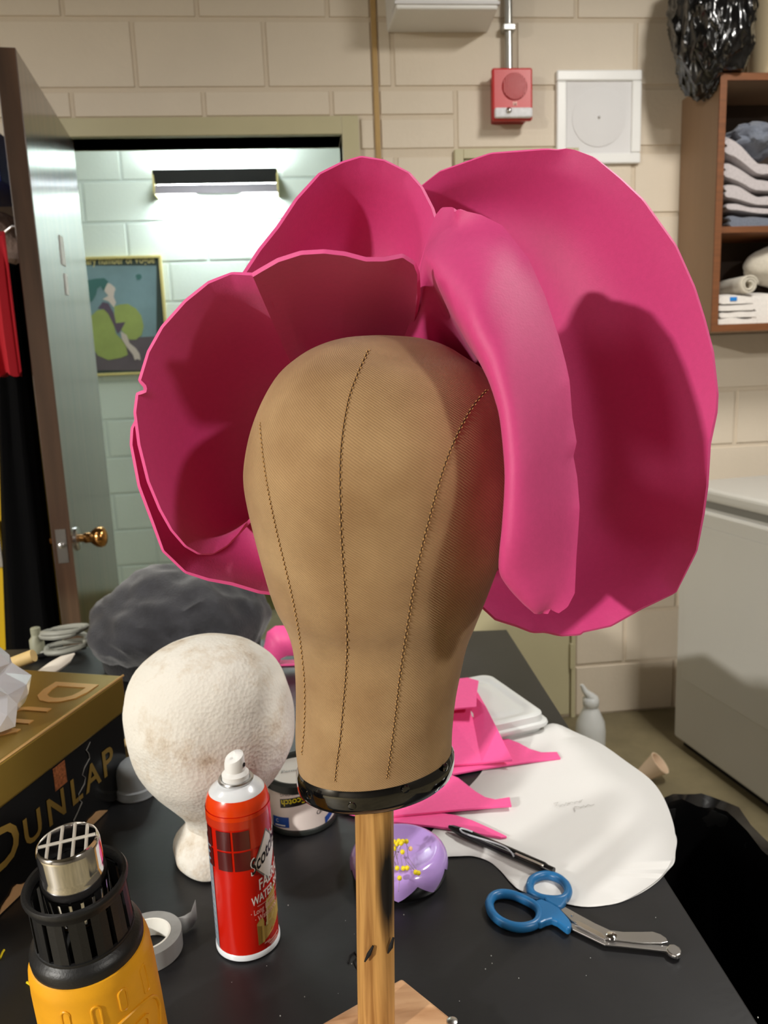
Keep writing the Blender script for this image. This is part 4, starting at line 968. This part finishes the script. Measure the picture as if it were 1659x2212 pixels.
# tin can
tc_ = Vector((-.0305, .905, ZT))
tin = thing('tin_can', 'upturned white tin with black rims and yellow Scotch label', 'tin', tc_)
TR = .043
MB().lathe([(TR - .002, .0005), (TR + .001, .002), (TR + .001, .006), (TR - .0005, .008)], 48, caps=True).build('bottom_rim', 'tin_black', tin, smooth=True)
MB().lathe([(TR - .001, .006), (TR - .001, .058)], 48).build('body', 'tin_white', tin, smooth=True)
MB().lathe([(TR - .001, .055), (TR + .0015, .057), (TR + .002, .066), (TR - .002, .0685), (TR - .006, .067), (TR - .007, .062)], 48, caps=False).build('top_rim', 'tin_black', tin, smooth=True)
MB().lathe([(TR - .004, .0625), (.001, .0628)], 48).build('lid_disc', 'tin_lid', tin, smooth=True)
ta = math.atan2(-tc_.y, -tc_.x)
def tin_c(a, z, lf): return Vector(((TR - .001 + lf) * math.cos(ta + a), (TR - .001 + lf) * math.sin(ta + a), z))
def tin_text(s_, size, a0, z, m, lf, slope, flip=False):
    vs_, fs = text_mesh(s_, size); w_ = max(v.x for v in vs_); b = MB()
    b.add([tin_c(a0 + ((w_ - v.x) if flip else v.x) / TR, z + slope * ((w_ - v.x) if flip else v.x) + ((-v.y + size * .7) if flip else v.y), lf) for v in vs_], fs); return b.build('lettering', m, tin)
def tin_poly(name, a0, a1, z0, z1, sl, m, lf):
    n_ = 10; MB().grid([[tin_c(lerp(a0, a1, j/n_), z + sl * TR * (lerp(a0, a1, j/n_) - a0), lf) for j in range(n_+1)] for z in (z0, z1)]).build(name, m, tin)
tin_poly('label_patch', -.62, .22, .036, .0475, .20, 'print_black', .0003)
tin_text('Scotch', .0115, -.58, .0385, 'print_yellow', .0005, .20, True)
tin_text('STRONG', .0062, -.60, .051, 'print_grey', .0005, .20, True)
tin_text('IND', .0085, .44, .0235, 'print_black', .0005, .22, True)
tin_poly('blue_patch', -.95, -.38, .009, .0225, .1, 'print_navy', .0003)
tin_poly('blue_patch', .72, 1.2, .0075, .016, .35, 'print_navy', .0003)
tin_text('C', .006, -.82, .016, 'print_white', .0005, .1); tin_poly('small_print', -.86, -.50, .0112, .0128, .1, 'print_white', .0005)
text_on('My Permanent', .0085, (-.034, -.004, .0634), (1, .10, 0), (-.10, 1, 0), .0003).build('lettering', 'print_grey', tin)

# frosted bottle cap and a small wood block
o = thing('bottle_cap', 'frosted plastic bottle cap beside the gold lidded box', 'bottle cap', T(287, 1732) + Vector((.0, .022, 0)))
MB().lathe([(.0265, .0005), (.0265, .012), (.0245, .014), (.0243, .034), (.022, .042), (.016, .0465), (.002, .048)], 40).build('shell', 'cap_clear', o, smooth=True)
MB().lathe([(.0268, .0005), (.0272, .002), (.0268, .0035)], 40, caps=False).build('rim', 'cap_clear', o, smooth=True)
wbk = T(262, 1672)
tag(MB().box((-.016, -.012, 0), (.016, .012, .038)).build('wood_block', 'wood_pale', bevel=.002), 'small pale wooden block behind the frosted bottle cap', 'block').location = wbk + Vector((.004, .02, .0005))

# heat gun
gb = Vector((-.158, .503, ZT + .0005)); gt_ = Vector((-.1655, .474, 1.062)); gax = (gt_ - gb); GL = gax.length; gax.normalize()
gun = thing('heat_gun', 'yellow and black heat gun standing nozzle up on the table', 'heat gun', gb)
gq = Vector((0, 0, 1)).rotation_difference(gax)
def G(mb): return mb.xf(lambda p: gq @ p)
z_n = GL           # nozzle mouth
G(MB().lathe([(.030, 0), (.0390, .004), (.0400, .030), (.0400, .120), (.0394, .160), (.0388, .1680), (.0390, .1710), (.0384, .1755), (.0368, .1800), (.034, .1815)], 64)).build('body', 'gun_yellow', gun, smooth=True)
G(MB().lathe([(.0330, .178), (.0358, .1798), (.0362, .1855), (.0352, .1885), (.0330, .1905), (.0310, .1925)], 64, caps=False)).build('collar_ring', 'gun_black', gun, smooth=True)
# slotted guard: base ring, eleven bars, flared top ring
nb = 14
G(MB().lathe([(.0295, .187), (.0315, .1885), (.0315, .1940), (.0295, .1945)], 64, caps=False)).build('guard_base', 'gun_black', gun, smooth=True)
for i in range(nb):
    a0 = 2*PI*i/nb; b = MB(); rows = []
    for z, r0 in ((.190, .0310), (.2265, .0304)):
        for dr in (0,):
            rows.append([Vector((rr_ * math.cos(a0 + da), rr_ * math.sin(a0 + da), z)) for rr_, da in ((r0, -.165), (r0, 0), (r0, .165), (r0 - .003, .165), (r0 - .003, -.165))])
    G(b.rings(rows)).build('guard_bar', 'gun_black', gun)
G(MB().lathe([(.0276, .2245), (.0306, .2245), (.0314, .2275), (.0326, .2298), (.0330, .2318), (.0320, .2336), (.0300, .2336), (.0284, .2312), (.0276, .228)], 64, caps=False)).build('guard_ring', 'gun_black', gun, smooth=True)
G(MB().lathe([(.0240, .180), (.0235, .195), (.0205, .203), (.0190, .208)], 48)).build('inner_sleeve', 'gun_hole', gun, smooth=True)
nzb = GL - .054
noz = G(MB().lathe([(.0190, nzb), (.0205, nzb + .004), (.0205, GL - .024), (.0201, GL - .0228), (.0199, GL - .0205), (.0196, GL - .019), (.0196, GL - .004), (.0188, GL - .001), (.0176, GL), (.0168, GL - .002), (.0168, GL - .020)], 56, caps=False)).build('nozzle', 'chrome', gun, smooth=True)
G(MB().lathe([(.0168, GL - .021), (.0165, GL - .020), (.001, GL - .020)], 40)).build('nozzle_inside', 'gun_hole', noz)
ga = .20
for i in (-1.5, -.5, .5, 1.5):
    x_ = i * .0078; h_ = math.sqrt(.0172**2 - x_**2) if abs(x_) < .0172 else 0
    if i == 0 and False: continue
    G(MB().tube([Vector((x_*math.cos(ga) - s_*h_*math.sin(ga)*-1*-1, x_*math.sin(ga) + s_*h_*math.cos(ga), GL - .0012)) for s_ in (-1, -.5, 0, .5, 1)], .0011, 6)).build('grid_wire', 'grid_metal', noz)
G(MB().tube([Vector((s_*.0172*math.cos(ga), s_*.0172*math.sin(ga), GL - .0005)) for s_ in (-1, -.5, 0, .5, 1)], .0011, 6)).build('grid_wire', 'grid_metal', noz)
ga_cam = math.atan2(-gb.y, -gb.x)
def gsurf(a, z, lf): r_ = .0400 if z < .120 else lerp(.0400, .0394, (z - .120) / .04) if z < .160 else lerp(.0394, .0388, (z - .160) / .008); return Vector(((r_ + lf) * math.cos(ga_cam + a), (r_ + lf) * math.sin(ga_cam + a), z))
def pill(a, z0, z1, wd, name, lf=.0008, par=None):
    loop = []; n_ = 8; hw = wd / .042 / 2; cr_ = wd / 2
    for i in range(n_ + 1): an = PI * i / n_; loop.append((a + hw * math.cos(an), z1 - cr_ + cr_ * math.sin(an)))
    for i in range(n_ + 1): an = PI + PI * i / n_; loop.append((a + hw * math.cos(an), z0 + cr_ + cr_ * math.sin(an)))
    G(MB().tube([gsurf(a_, z_, .0001) for a_, z_ in loop], .0008, 6, closed=True)).build(name, 'gun_yellow', par or gun, smooth=True)
for a_, z0, z1 in ((-.50, .142, .166), (-.02, .150, .166), (.42, .152, .168), (.90, .148, .170)): pill(a_, z0, z1, .0058, 'vent_rib')
n_ = 30; G(MB().tube([gsurf(.42 + .72 * math.cos(PI * 2 * i / n_), .122 + .024 * math.sin(2 * PI * i / n_) + .004 * math.cos(2*PI*i/n_), .0002) for i in range(n_)], .0013, 8, closed=True)).build('badge_ring', 'gun_yellow', gun, smooth=True)
vs_, fs = text_mesh('HD', .020)
ob = G(MB().add([gsurf(.10 + v.x / .0400, .120 + v.y + .12 * v.x, .0006) for v in vs_], fs)).build('badge_lettering', 'gun_yellow', gun); md = ob.modifiers.new('solid', 'SOLIDIFY'); md.thickness = .0016; md.offset = 0
pw = G(MB().tube([gsurf(PI, .03, -.002), gsurf(PI, .025, .02), gsurf(PI, .02, .05)], .02, 12)).build('handle', 'gun_black', gun, smooth=True)

# tape roll
tpc = T(318, 2018, ZT + .018); tpc.z = ZT
t = thing('tape_roll', 'roll of grey tape with a loose torn end lying flat', 'tape', tpc)
R0, R1 = .0325, .0205
MB().lathe([(R1 + .0015, .0005), (R0, .0005), (R0, .0185), (R1 + .0015, .0185), (R1 + .0015, .0005)], 56, caps=False).build('tape', 'tape_grey', t, smooth=True)
MB().lathe([(R1, .0005), (R1 + .0018, .0005), (R1 + .0018, .0188), (R1, .0188), (R1, .0005)], 56, caps=False).build('core', 'tape_core', t, smooth=True)
a0 = .62
pa = [Vector((R0 * math.cos(a0 + .5 * i / 6), R0 * math.sin(a0 + .5 * i / 6), 0)) for i in range(7)]
d_ = Vector((-math.sin(a0), math.cos(a0), 0)) * -1
e0 = Vector((R0 * math.cos(a0), R0 * math.sin(a0), 0))
strip = [Vector((R0 * math.cos(a0 + .8), R0 * math.sin(a0 + .8), 0)), Vector((R0 * math.cos(a0 + .4), R0 * math.sin(a0 + .4), 0)), e0, e0 + Vector((.006, .002, 0)), e0 + Vector((.012, .007, 0)), e0 + Vector((.016, .014, .004))]
strip = [p * (1.004 if i < 3 else 1) for i, p in enumerate(strip)]
MB().grid([[p + Vector((0, 0, .001)) for p in strip], [p + Vector((0, 0, .0183 + (.004 if i == 5 else 0))) for i, p in enumerate(strip)]]).build('loose_end', 'tape_grey', t, solid=.0004, smooth=True)

# odds and ends behind the gold box
z_ = ZT
t = thing('bone_folder', 'white pointed tool handle sticking up behind the gold box', 'tool', T(140, 1440) + Vector((0, .02, 0)))
a_ = ony(118, 1440, 1.20); b2 = ony(160, 1412, 1.24)
MB().tube([a_ + (a_ - b2) * 1.6, a_, lerp(a_, b2, .5), b2], [.010, .014, .012, .002], 12, flat=.6).build('blade', 'white_tool', t, smooth=True, world=True)
cb = T(150, 1405); pth = []
for i in range(80):
    a = i / 79 * 6 * PI; pth.append(Vector((.042 * math.cos(a) * (1 - .1 * math.sin(i)), .030 * math.sin(a), .006 + .012 * (1 + math.cos(a * .5 + 1)) + .0006 * i)))
o = MB().tube(pth, .0055, 8).build('coiled_cable', 'cable_grey', smooth=True); o.location = cb + Vector((.005, -.03, 0)); tag(o, 'grey coiled cable at the far edge of the table', 'cable')
o = thing('small_bottle', 'small olive plastic bottle behind the clear bag', 'bottle', T(82, 1425) + Vector((-.005, .02, 0)))
MB().lathe([(.013, .0005), (.014, .003), (.014, .036), (.009, .043), (.009, .050)], 20).build('body', 'olive_plastic', o, smooth=True)
MB().lathe([(.0095, .049), (.0095, .060), (.008, .061)], 20).build('cap', 'olive_plastic', o, smooth=True)
a_ = ony(55, 1418, 1.12); b2 = ony(73, 1416, 1.12)
o = MB().lathe([(.009, 0), (.0095, .002), (.0095, .10)], 16, (-1, .1, -.35), (0, 0, 0)).build('wooden_dowel', 'wood_pale', smooth=True); o.location = (b2.x, b2.y, b2.z); tag(o, 'pale wooden dowel end poking out behind the clear bag', 'dowel')
o = thing('snips', 'dark grey metal snips lying open at the far table edge', 'snips', T(115, 1418))
MB().tube([(-.05, -.03, .006), (0, 0, .008), (.06, .02, .006)], [.004, .006, .002], 8).build('blade', 'black_metal', o, smooth=True)
MB().tube([(-.06, .0, .006), (0, 0, .011), (.05, .04, .008)], [.004, .006, .002], 8).build('blade', 'cable_grey', o, smooth=True)
# foam strap behind the head
t = thing('foam_strap', 'curled pink foam strap behind the white foam head', 'foam scrap', T(612, 1435) + Vector((0, 0, 0)))
yq = T(612, 1435).y
def yb(u, v, dy=0): return ony(u, v, yq + dy)
lp_ = [(566,1440),(570,1400),(577,1365),(595,1352),(640,1350),(690,1356),(700,1400),(690,1428)]
MB().grid([[yb(u, v) for u, v in lp_], [yb(u, v, .0) + Vector((0, -.012, -.018)) for u, v in [(590,1440),(600,1415),(606,1398),(620,1392),(640,1392),(670,1394),(674,1410),(668,1428)]]]).build('strap', 'pink_scrap', t, world=True, solid=.003, smooth=True)
MB().prism([T(596, 1440), T(700, 1436), T(700, 1428), T(600, 1430)], ZT + .0008, ZT + .004).build('flat_end', 'pink_scrap', t, world=True)

# ---------------------------------------------------------------- right side of the table
def sheet(pts, z, th, name, m, n=0, curl=None):
    b = MB(); P_ = [T(u, v, z) for u, v in pts]; b.prism(P_, z, z + th); 
    return b.build(name, m)
paper = [(935,1793),(975,1745),(1013,1700),(1040,1668),(1060,1630),(1092,1596),(1109,1583),(1140,1580),(1165,1574),(1196,1565),(1243,1587),(1300,1617),(1356,1661),(1404,1700),(1430,1734),(1449,1778),(1458,1817),(1452,1860),(1436,1888),(1408,1912),(1356,1942),(1317,1953),(1261,1958),(1200,1947),(1131,1927),(1105,1908),(1083,1882),(1057,1860),(1022,1849),(983,1850),(945,1850),(908,1830)]
Pp = [Vector((u, v, 0)) for u, v in paper]; Ps = catmull(Pp + [Pp[0]], 130)[:-1]
def lift_paper(name, pts, z, label, dz):
    bm = bmesh.new(); vsb = [bm.verts.new(T(p.x, p.y, z)) for p in pts]; bm.faces.new(vsb)
    bmesh.ops.triangulate(bm, faces=bm.faces, ngon_method='BEAUTY'); 
    bmesh.ops.subdivide_edges(bm, edges=bm.edges, cuts=2, use_grid_fill=True)
    b = MB(); vs_ = [v.co.copy() for v in bm.verts]
    for v in vs_: 
        v.z += dz(v)
    idx = {v: i for i, v in enumerate(bm.verts)}
    b.add(vs_, [tuple(idx[q] for q in f.verts) for f in bm.faces]); bm.free()
    return tag(b.build(name, 'paper', smooth=True, solid=.0003), label, 'paper')
pr_edge = T(1455, 1830)
lift_paper('paper_pattern', Ps, ZT + .0016, 'large rounded white paper pattern with faint pencil writing', lambda v: .0012 * noise.noise(v * 16) + .006 * max(0, (v.x - .30) / .09) ** 2)
low = [(1180,1640),(1300,1650),(1400,1720),(1440,1778),(1461,1815),(1459,1845),(1456,1868),(1442,1884),(1418,1908),(1380,1932),(1330,1952),(1290,1950),(1230,1900)]
Pl = [Vector((u, v, 0)) for u, v in low]
lift_paper('paper_pattern', catmull(Pl + [Pl[0]], 60)[:-1], ZT + .0004, 'second white paper sheet peeking out under the rounded pattern', lambda v: .003 * max(0, (v.x - .30) / .09) ** 2)
pp = [x for x in C.objects if x.name == 'paper_pattern'][0]
def pen_line(pts): MB().tube([T(u, v, ZT + .0042) for u, v in pts], .0004, 5).build('pencil_writing', 'pencil', pp)
pen_line([(1196,1735),(1206,1733),(1200,1739),(1208,1742),(1214,1737),(1220,1740),(1222,1734),(1228,1737),(1234,1732),(1240,1735),(1246,1731),(1252,1733),(1258,1727)])
pen_line([(1240,1744),(1243,1752),(1241,1742),(1248,1742),(1254,1745),(1260,1739),(1264,1743),(1270,1738),(1276,1740),(1284,1737)])
def scrap(pts, z, label, th=.003):
    o = MB().prism([T(u, v, z) for u, v in pts], z, z + th).build('foam_scrap', 'pink_scrap', bevel=.0005)
    return tag(o, label, 'foam scrap', 'pink foam offcuts on the table')
scrap([(725,1750),(780,1740),(850,1762),(950,1760),(985,1765),(1020,1776),(1060,1794),(1095,1811),(1082,1813),(1040,1806),(1000,1798),(940,1789),(850,1780),(760,1762)], ZT + .0026, 'narrow pink foam sliver pointing at the pen')
scrap([(800,1700),(975,1678),(990,1684),(1010,1700),(1028,1714),(1048,1726),(1070,1731),(1101,1726),(1105,1744),(1060,1747),(1000,1752),(850,1766),(790,1755)], ZT + .0062, 'pink foam offcut with a concave edge and square tip under black band')
scrap([(940,1640),(1060,1600),(1098,1600),(1120,1608),(1146,1622),(1170,1629),(1203,1628),(1211,1641),(1150,1648),(1100,1655),(1040,1664),(975,1676),(930,1670)], ZT + .0027, 'pink foam offcut with a long tip lying on white paper')
tri = [(950,1520,.0362),(1008,1490,.0375),(1030,1495,.0375),(1050,1530,.0400),(1075,1580,.034),(1107,1645,.012),(1040,1651,.0070),(930,1660,.0063)]
tb = MB(); n_ = len(tri); lo_ = [T(u, v, ZT + z) for u, v, z in tri]
tb.add(lo_ + [p + Vector((0, 0, .003)) for p in lo_], [tuple(range(n_)), tuple(range(2*n_-1, n_-1, -1))] + [(i, (i+1) % n_, n_ + (i+1) % n_, n_ + i) for i in range(n_)])
tag(tb.build('foam_scrap', 'pink_scrap', bevel=.0005), 'large triangular pink foam offcut leaning on the white container', 'foam scrap', 'pink foam offcuts on the table')
o = scrap([(940,1500),(985,1470),(1010,1467),(1034,1474),(1030,1500),(1029,1530),(990,1533),(950,1540)], ZT + .046, 'small square pink foam offcut propped against the container lid')
# prop the square piece: raise it on a curled tongue
cu_ = MB(); pa_ = [T(955, 1510, ZT + .0475), T(950, 1505, ZT + .045), T(955, 1520, ZT + .042), T(965, 1525, ZT + .040)]; pb_ = [T(1010, 1505, ZT + .0475), T(1006, 1500, ZT + .045), T(1008, 1512, ZT + .042), T(1016, 1518, ZT + .040)]
cu_.grid([pa_, pb_]).build('curled_tongue', 'pink_scrap', o, solid=.003, smooth=True)

# white container lid
zc_ = ZT + .030
A_, B_, C_ = T(1058, 1449, zc_), T(1192, 1541, zc_), T(940, 1478, zc_)
ea = (B_ - A_); la = ea.length; ea.normalize(); eb = (C_ - A_); eb -= ea * eb.dot(ea); lb = .115; eb.normalize()
t = thing('container_lid', 'white plastic food container with a stepped lid on the table', 'container', Vector((A_.x, A_.y, ZT)))
def cq(a, b_, z): return A_ + ea * a + eb * b_ + Vector((0, 0, z - A_.z))
def cring(ins, z, r_=.018): return [cq(p.x, p.y, z) for p in rrect(ins, la - ins, ins, lb - ins, r_, 0)]
MB().rings(same([cring(.008, ZT + .001), cring(.004, ZT + .010), cring(.0, ZT + .011), cring(-.001, ZT + .014), cring(.0, ZT + .017), cring(.005, ZT + .0185), cring(.006, ZT + .028), cring(.010, ZT + .030), cring(.018, ZT + .030), cring(.021, ZT + .0275), cring(.030, ZT + .027, .016), cring(.033, ZT + .0285, .014), cring(.045, ZT + .0285, .008)]), caps=True).build('lid', 'container_white', t, world=True, smooth=True)

# pen
p0, p1 = T(970, 1787, ZT + .0075), T(1196, 1884, ZT + .0075)
dp = (p1 - p0); PLn = dp.length; dp.normalize()
pen = thing('gel_pen', 'black retractable pen with a grey curved clip line on paper', 'pen', Vector((p0.x, p0.y, ZT)))
MB().lathe([(.0018, 0), (.0036, .006), (.0052, .018), (.0058, .035), (.0058, .082), (.0056, .098), (.0054, PLn - .012), (.0042, PLn - .008), (.0042, PLn)], 24, dp, p0 + Vector((0, 0, .001))).build('barrel', 'pen_black', pen, smooth=True, world=True)
sd_ = dp.cross(Vector((0, 0, 1)))
if sd_.dot(FW) > 0: sd_ = -sd_
def pq_(a, deg, r_=.0060): return p0 + dp * a + sd_ * (r_ * math.cos(math.radians(deg))) + Vector((0, 0, .001 + r_ * math.sin(math.radians(deg))))
MB().tube(catmull([pq_(.034, 92), pq_(.022, 84, .0058), pq_(.018, 62, .0054), pq_(.024, 36, .0058), pq_(.040, 46), pq_(.060, 66), pq_(.078, 72), pq_(.088, 48), pq_(.093, 15)], 40), .0010, 6).build('grip_line', 'pen_grey', pen, smooth=True, world=True)
MB().tube([pq_(.094, 50, .0066), pq_(.12, 50, .0070), pq_(PLn - .01, 50, .0060)], .0013, 6).build('clip', 'steel', pen, smooth=True, world=True)

# trauma shears
zs = ZT + .0055
def cs(x, y): return T(1030 + x / 3.607, 1860 + y / 3.607, zs)
sh = thing('trauma_shears', 'trauma shears with blue handles and steel blades lying open', 'scissors', cs(560, 420) * 1.0 - Vector((0, 0, .0055)))
def spath(pts, n): return catmull([cs(a, b_) for a, b_ in pts] + [cs(*pts[0])], n)[:-1]
h1 = MB().tube(spath([(96,330),(125,278),(190,256),(270,264),(350,292),(425,330),(478,372),(492,425),(470,478),(415,508),(330,518),(240,498),(160,452),(112,395)], 64), .0044, 12, closed=True, flat=1.15).build('handle', 'shear_blue', sh, smooth=True, world=True, label='blue long loop handle')
MB().prism([cs(*p) for p in ((440,335),(500,318),(580,350),(640,388),(680,430),(720,478),(738,510),(730,548),(705,556),(668,528),(625,495),(585,478),(540,490),(500,510),(455,505),(480,450),(490,400))], zs - .0035, zs + .0042).build('shank', 'shear_blue', h1, bevel=.002, world=True)
MB().prism([cs(*p) for p in ((345,275),(395,285),(440,305),(490,320),(470,332),(420,318),(370,300))], zs + .0040, zs + .0046).build('ink_mark', 'shear_blue_mark', h1, world=True)
zh = zs
h2 = MB().tube(spath([(410,205),(430,150),(490,118),(560,112),(635,135),(690,180),(712,235),(690,285),(640,305),(570,305),(490,290),(430,255)], 60), .0044, 12, closed=True, flat=1.15).build('handle', 'shear_blue', sh, smooth=True, world=True, label='blue round loop handle')
MB().prism([cs(*p) for p in ((520,300),(600,312),(670,300),(712,262),(705,310),(690,345),(660,385),(630,390),(580,362),(535,335))], zs - .003, zs + .0046).build('shank', 'shear_blue', h2, bevel=.002, world=True)
bz = zs - .002
b1 = MB().prism([cs(*p) for p in ((690,440),(735,505),(745,528),(1000,650),(1110,660),(1300,680),(1480,700),(1500,690),(1490,660),(1300,640),(1090,600),(1010,575),(800,480))], bz, bz + .0018).build('lower_blade', 'steel', sh, bevel=.0004, world=True)
MB().prism([cs(*p) for p in ((1470,690),(1500,655),(1540,655),(1580,680),(1596,705),(1588,735),(1560,752),(1520,740),(1490,720))], bz - .001, bz + .0035).build('blunt_tip', 'steel', b1, bevel=.0014, world=True)
b3 = MB().prism([cs(*p) for p in ((650,388),(690,368),(800,430),(920,495),(1040,550),(1140,562),(1290,562),(1370,560),(1430,580),(1475,610),(1490,640),(1440,650),(1300,650),(1080,625),(1000,620),(860,540),(740,478))], bz + .002, bz + .0036).build('upper_blade', 'steel', sh, bevel=.0004, world=True)
MB().lathe([(.0052, 0), (.0050, .0016), (.0030, .0026)], 18, None, Vector((cs(1050, 600).x, cs(1050, 600).y, bz + .0036))).build('rivet', 'chrome', sh, smooth=True, world=True)
MB().lathe([(.0016, 0), (.0012, .001)], 10, None, Vector((cs(742, 436).x, cs(742, 436).y, bz + .0036))).build('rivet', 'chrome', sh, smooth=True, world=True)
MB().prism([cs(*p) for p in ((770,478),(800,485),(970,575),(1000,610),(985,622),(945,600),(780,512))], bz + .0036, bz + .0042).build('blade_ridge', 'chrome', b3, world=True)

# magnetic pin cushion
pc = T(876, 1957) + Vector((0, .053, 0)); pc.z = ZT
t = thing('pin_cushion', 'glossy lavender pin dish with black zigzag base on table', 'pin cushion', pc)
PR = .0535
pa_c = math.atan2(-pc.y, -pc.x)
MB().lathe([(.046, .0005), (.0505, .002), (.0525, .008), (.0535, .014), (.0525, .020), (.049, .023), (.046, .0235)], 64).build('base', 'vinyl_black', t, smooth=True)
up = []; lo = []; nn = 96
rows = []
def prad(z): 
    pts = [(.0, .0505), (.008, .0528), (.016, .0538), (.022, .0533), (.0275, .0508), (.031, .0472)]
    for (z0, r0), (z1, r1) in zip(pts, pts[1:]):
        if z <= z1: return lerp(r0, r1, (z - z0) / (z1 - z0))
    return pts[-1][1]
for k in range(7):
    row = []
    for j in range(nn):
        a = 2*PI*j/nn; tri = abs(((j * 8 / nn) % 1) - .5) * 2      # 8 points
        zlo = .004 + .016 * tri ** 1.1
        z = lerp(zlo, .031, k / 6); r_ = prad(z) + .0005; row.append(Vector((r_ * math.cos(a + pa_c + .35), r_ * math.sin(a + pa_c + .35), z)))
    rows.append(row)
for r_, z in ((.0450, .0325), (.0425, .0330), (.0400, .0318), (.035, .0300), (.025, .0280), (.012, .0270), (.001, .0268)):
    rows.append([Vector((r_ * math.cos(2*PI*j/nn + pa_c + .35), r_ * math.sin(2*PI*j/nn + pa_c + .35), z)) for j in range(nn)])
MB().rings(rows, caps=False).build('dish', 'lavender', t, smooth=True)
# ball-head pins, each its own thing
def pin(head, tip, label, m='pin_yellow'):
    o = thing('ball_pin', label, 'pin', head, 0, 'ball-head pins on the lavender dish')
    MB().ball(head, .0026, 12, 8).build('head', m, o, smooth=True, world=True)
    MB().tube([head, tip], [.00032, .00025], 6).build('shaft', 'chrome', o, world=True)
def PZ(px, py, z): return T(740 + px / 6.38, 1780 + py / 6.38, z)
zp = ZT + .036
pins = [((712,245), (760,480), 'yellow ball pin at the back left of the cluster', .050), ((775,235), (720,440), 'yellow ball pin at the back of the cluster beside the pole', .052), ((830,240), (740,470), 'yellow ball pin behind the long white shafts', .052), ((880,240), (905,480), 'yellow ball pin at the back right of the upper cluster', .050),
        ((750,275), (700,520), 'yellow ball pin in the second row near the pole', .050), ((808,265), (700,470), 'yellow ball pin heading the longest bright shaft', .053), ((712,335), (770,560), 'yellow ball pin nearest the pole, below the upper cluster', .046), ((825,385), (800,470), 'yellow ball pin hanging below the upper cluster', .045),
        ((752,608), (700,480), 'leftmost yellow ball pin of the middle row', .036), ((838,610), (800,440), 'yellow ball pin in the middle of the middle row', .036), ((890,605), (850,420), 'yellow ball pin right of centre in the middle row', .036), ((1008,665), (850,470), 'left of the two touching yellow ball pins at the right', .035), ((1046,675), (900,450), 'right of the two touching yellow ball pins at the right', .035), ((785,745), (770,930), 'yellow ball pin lowest on the lavender dish', .034)]
for (h_, tp, lb_, z) in pins: pin(PZ(h_[0], h_[1], ZT + z), PZ(tp[0], tp[1], ZT + (.0345 if z < .04 else .036)), lb_)
pin(PZ(935, 340, ZT + .036), PZ(880, 300, ZT + .034), 'peach ball pin lying apart behind the yellow ones', 'pin_peach')

# crumbs and threads
random.seed(11); cr_ = MB()
for i in range(30):
    if i < 16: u, v = random.uniform(560, 1640), random.uniform(1960, 2200)
    else: u, v = random.uniform(60, 760), random.uniform(1850, 2200)
    p = T(u, v); s_ = random.uniform(.0003, .0007); cr_.ball((p.x, p.y, ZT + s_ * .8), s_, 5, 3)
o = cr_.build('table_crumbs', 'speck'); o['kind'] = 'stuff'; tag(o, 'tiny pale crumbs scattered over the black table', 'crumbs')
for pts, lb_ in (([(58,2122),(72,2131),(84,2136)], 'short yellow thread snippet beside the heat gun'), ([(0,2070),(5,2058),(9,2052)], 'short yellow thread snippet at the table edge far from gun')):
    tag(MB().tube([T(u, v, ZT + .0012) for u, v in pts], .0011, 6).build('thread_snippet', 'pin_yellow', smooth=True), lb_, 'thread', 'yellow thread snippets')
tag(MB().tube([T(u, v, ZT + .0009) for u, v in ((752,2080),(756,2064),(766,2056),(772,2066),(764,2076),(770,2090),(782,2096))], .0006, 6).build('thread_curl', 'gun_hole', smooth=True), 'curl of black thread at the foot of the pole', 'thread')
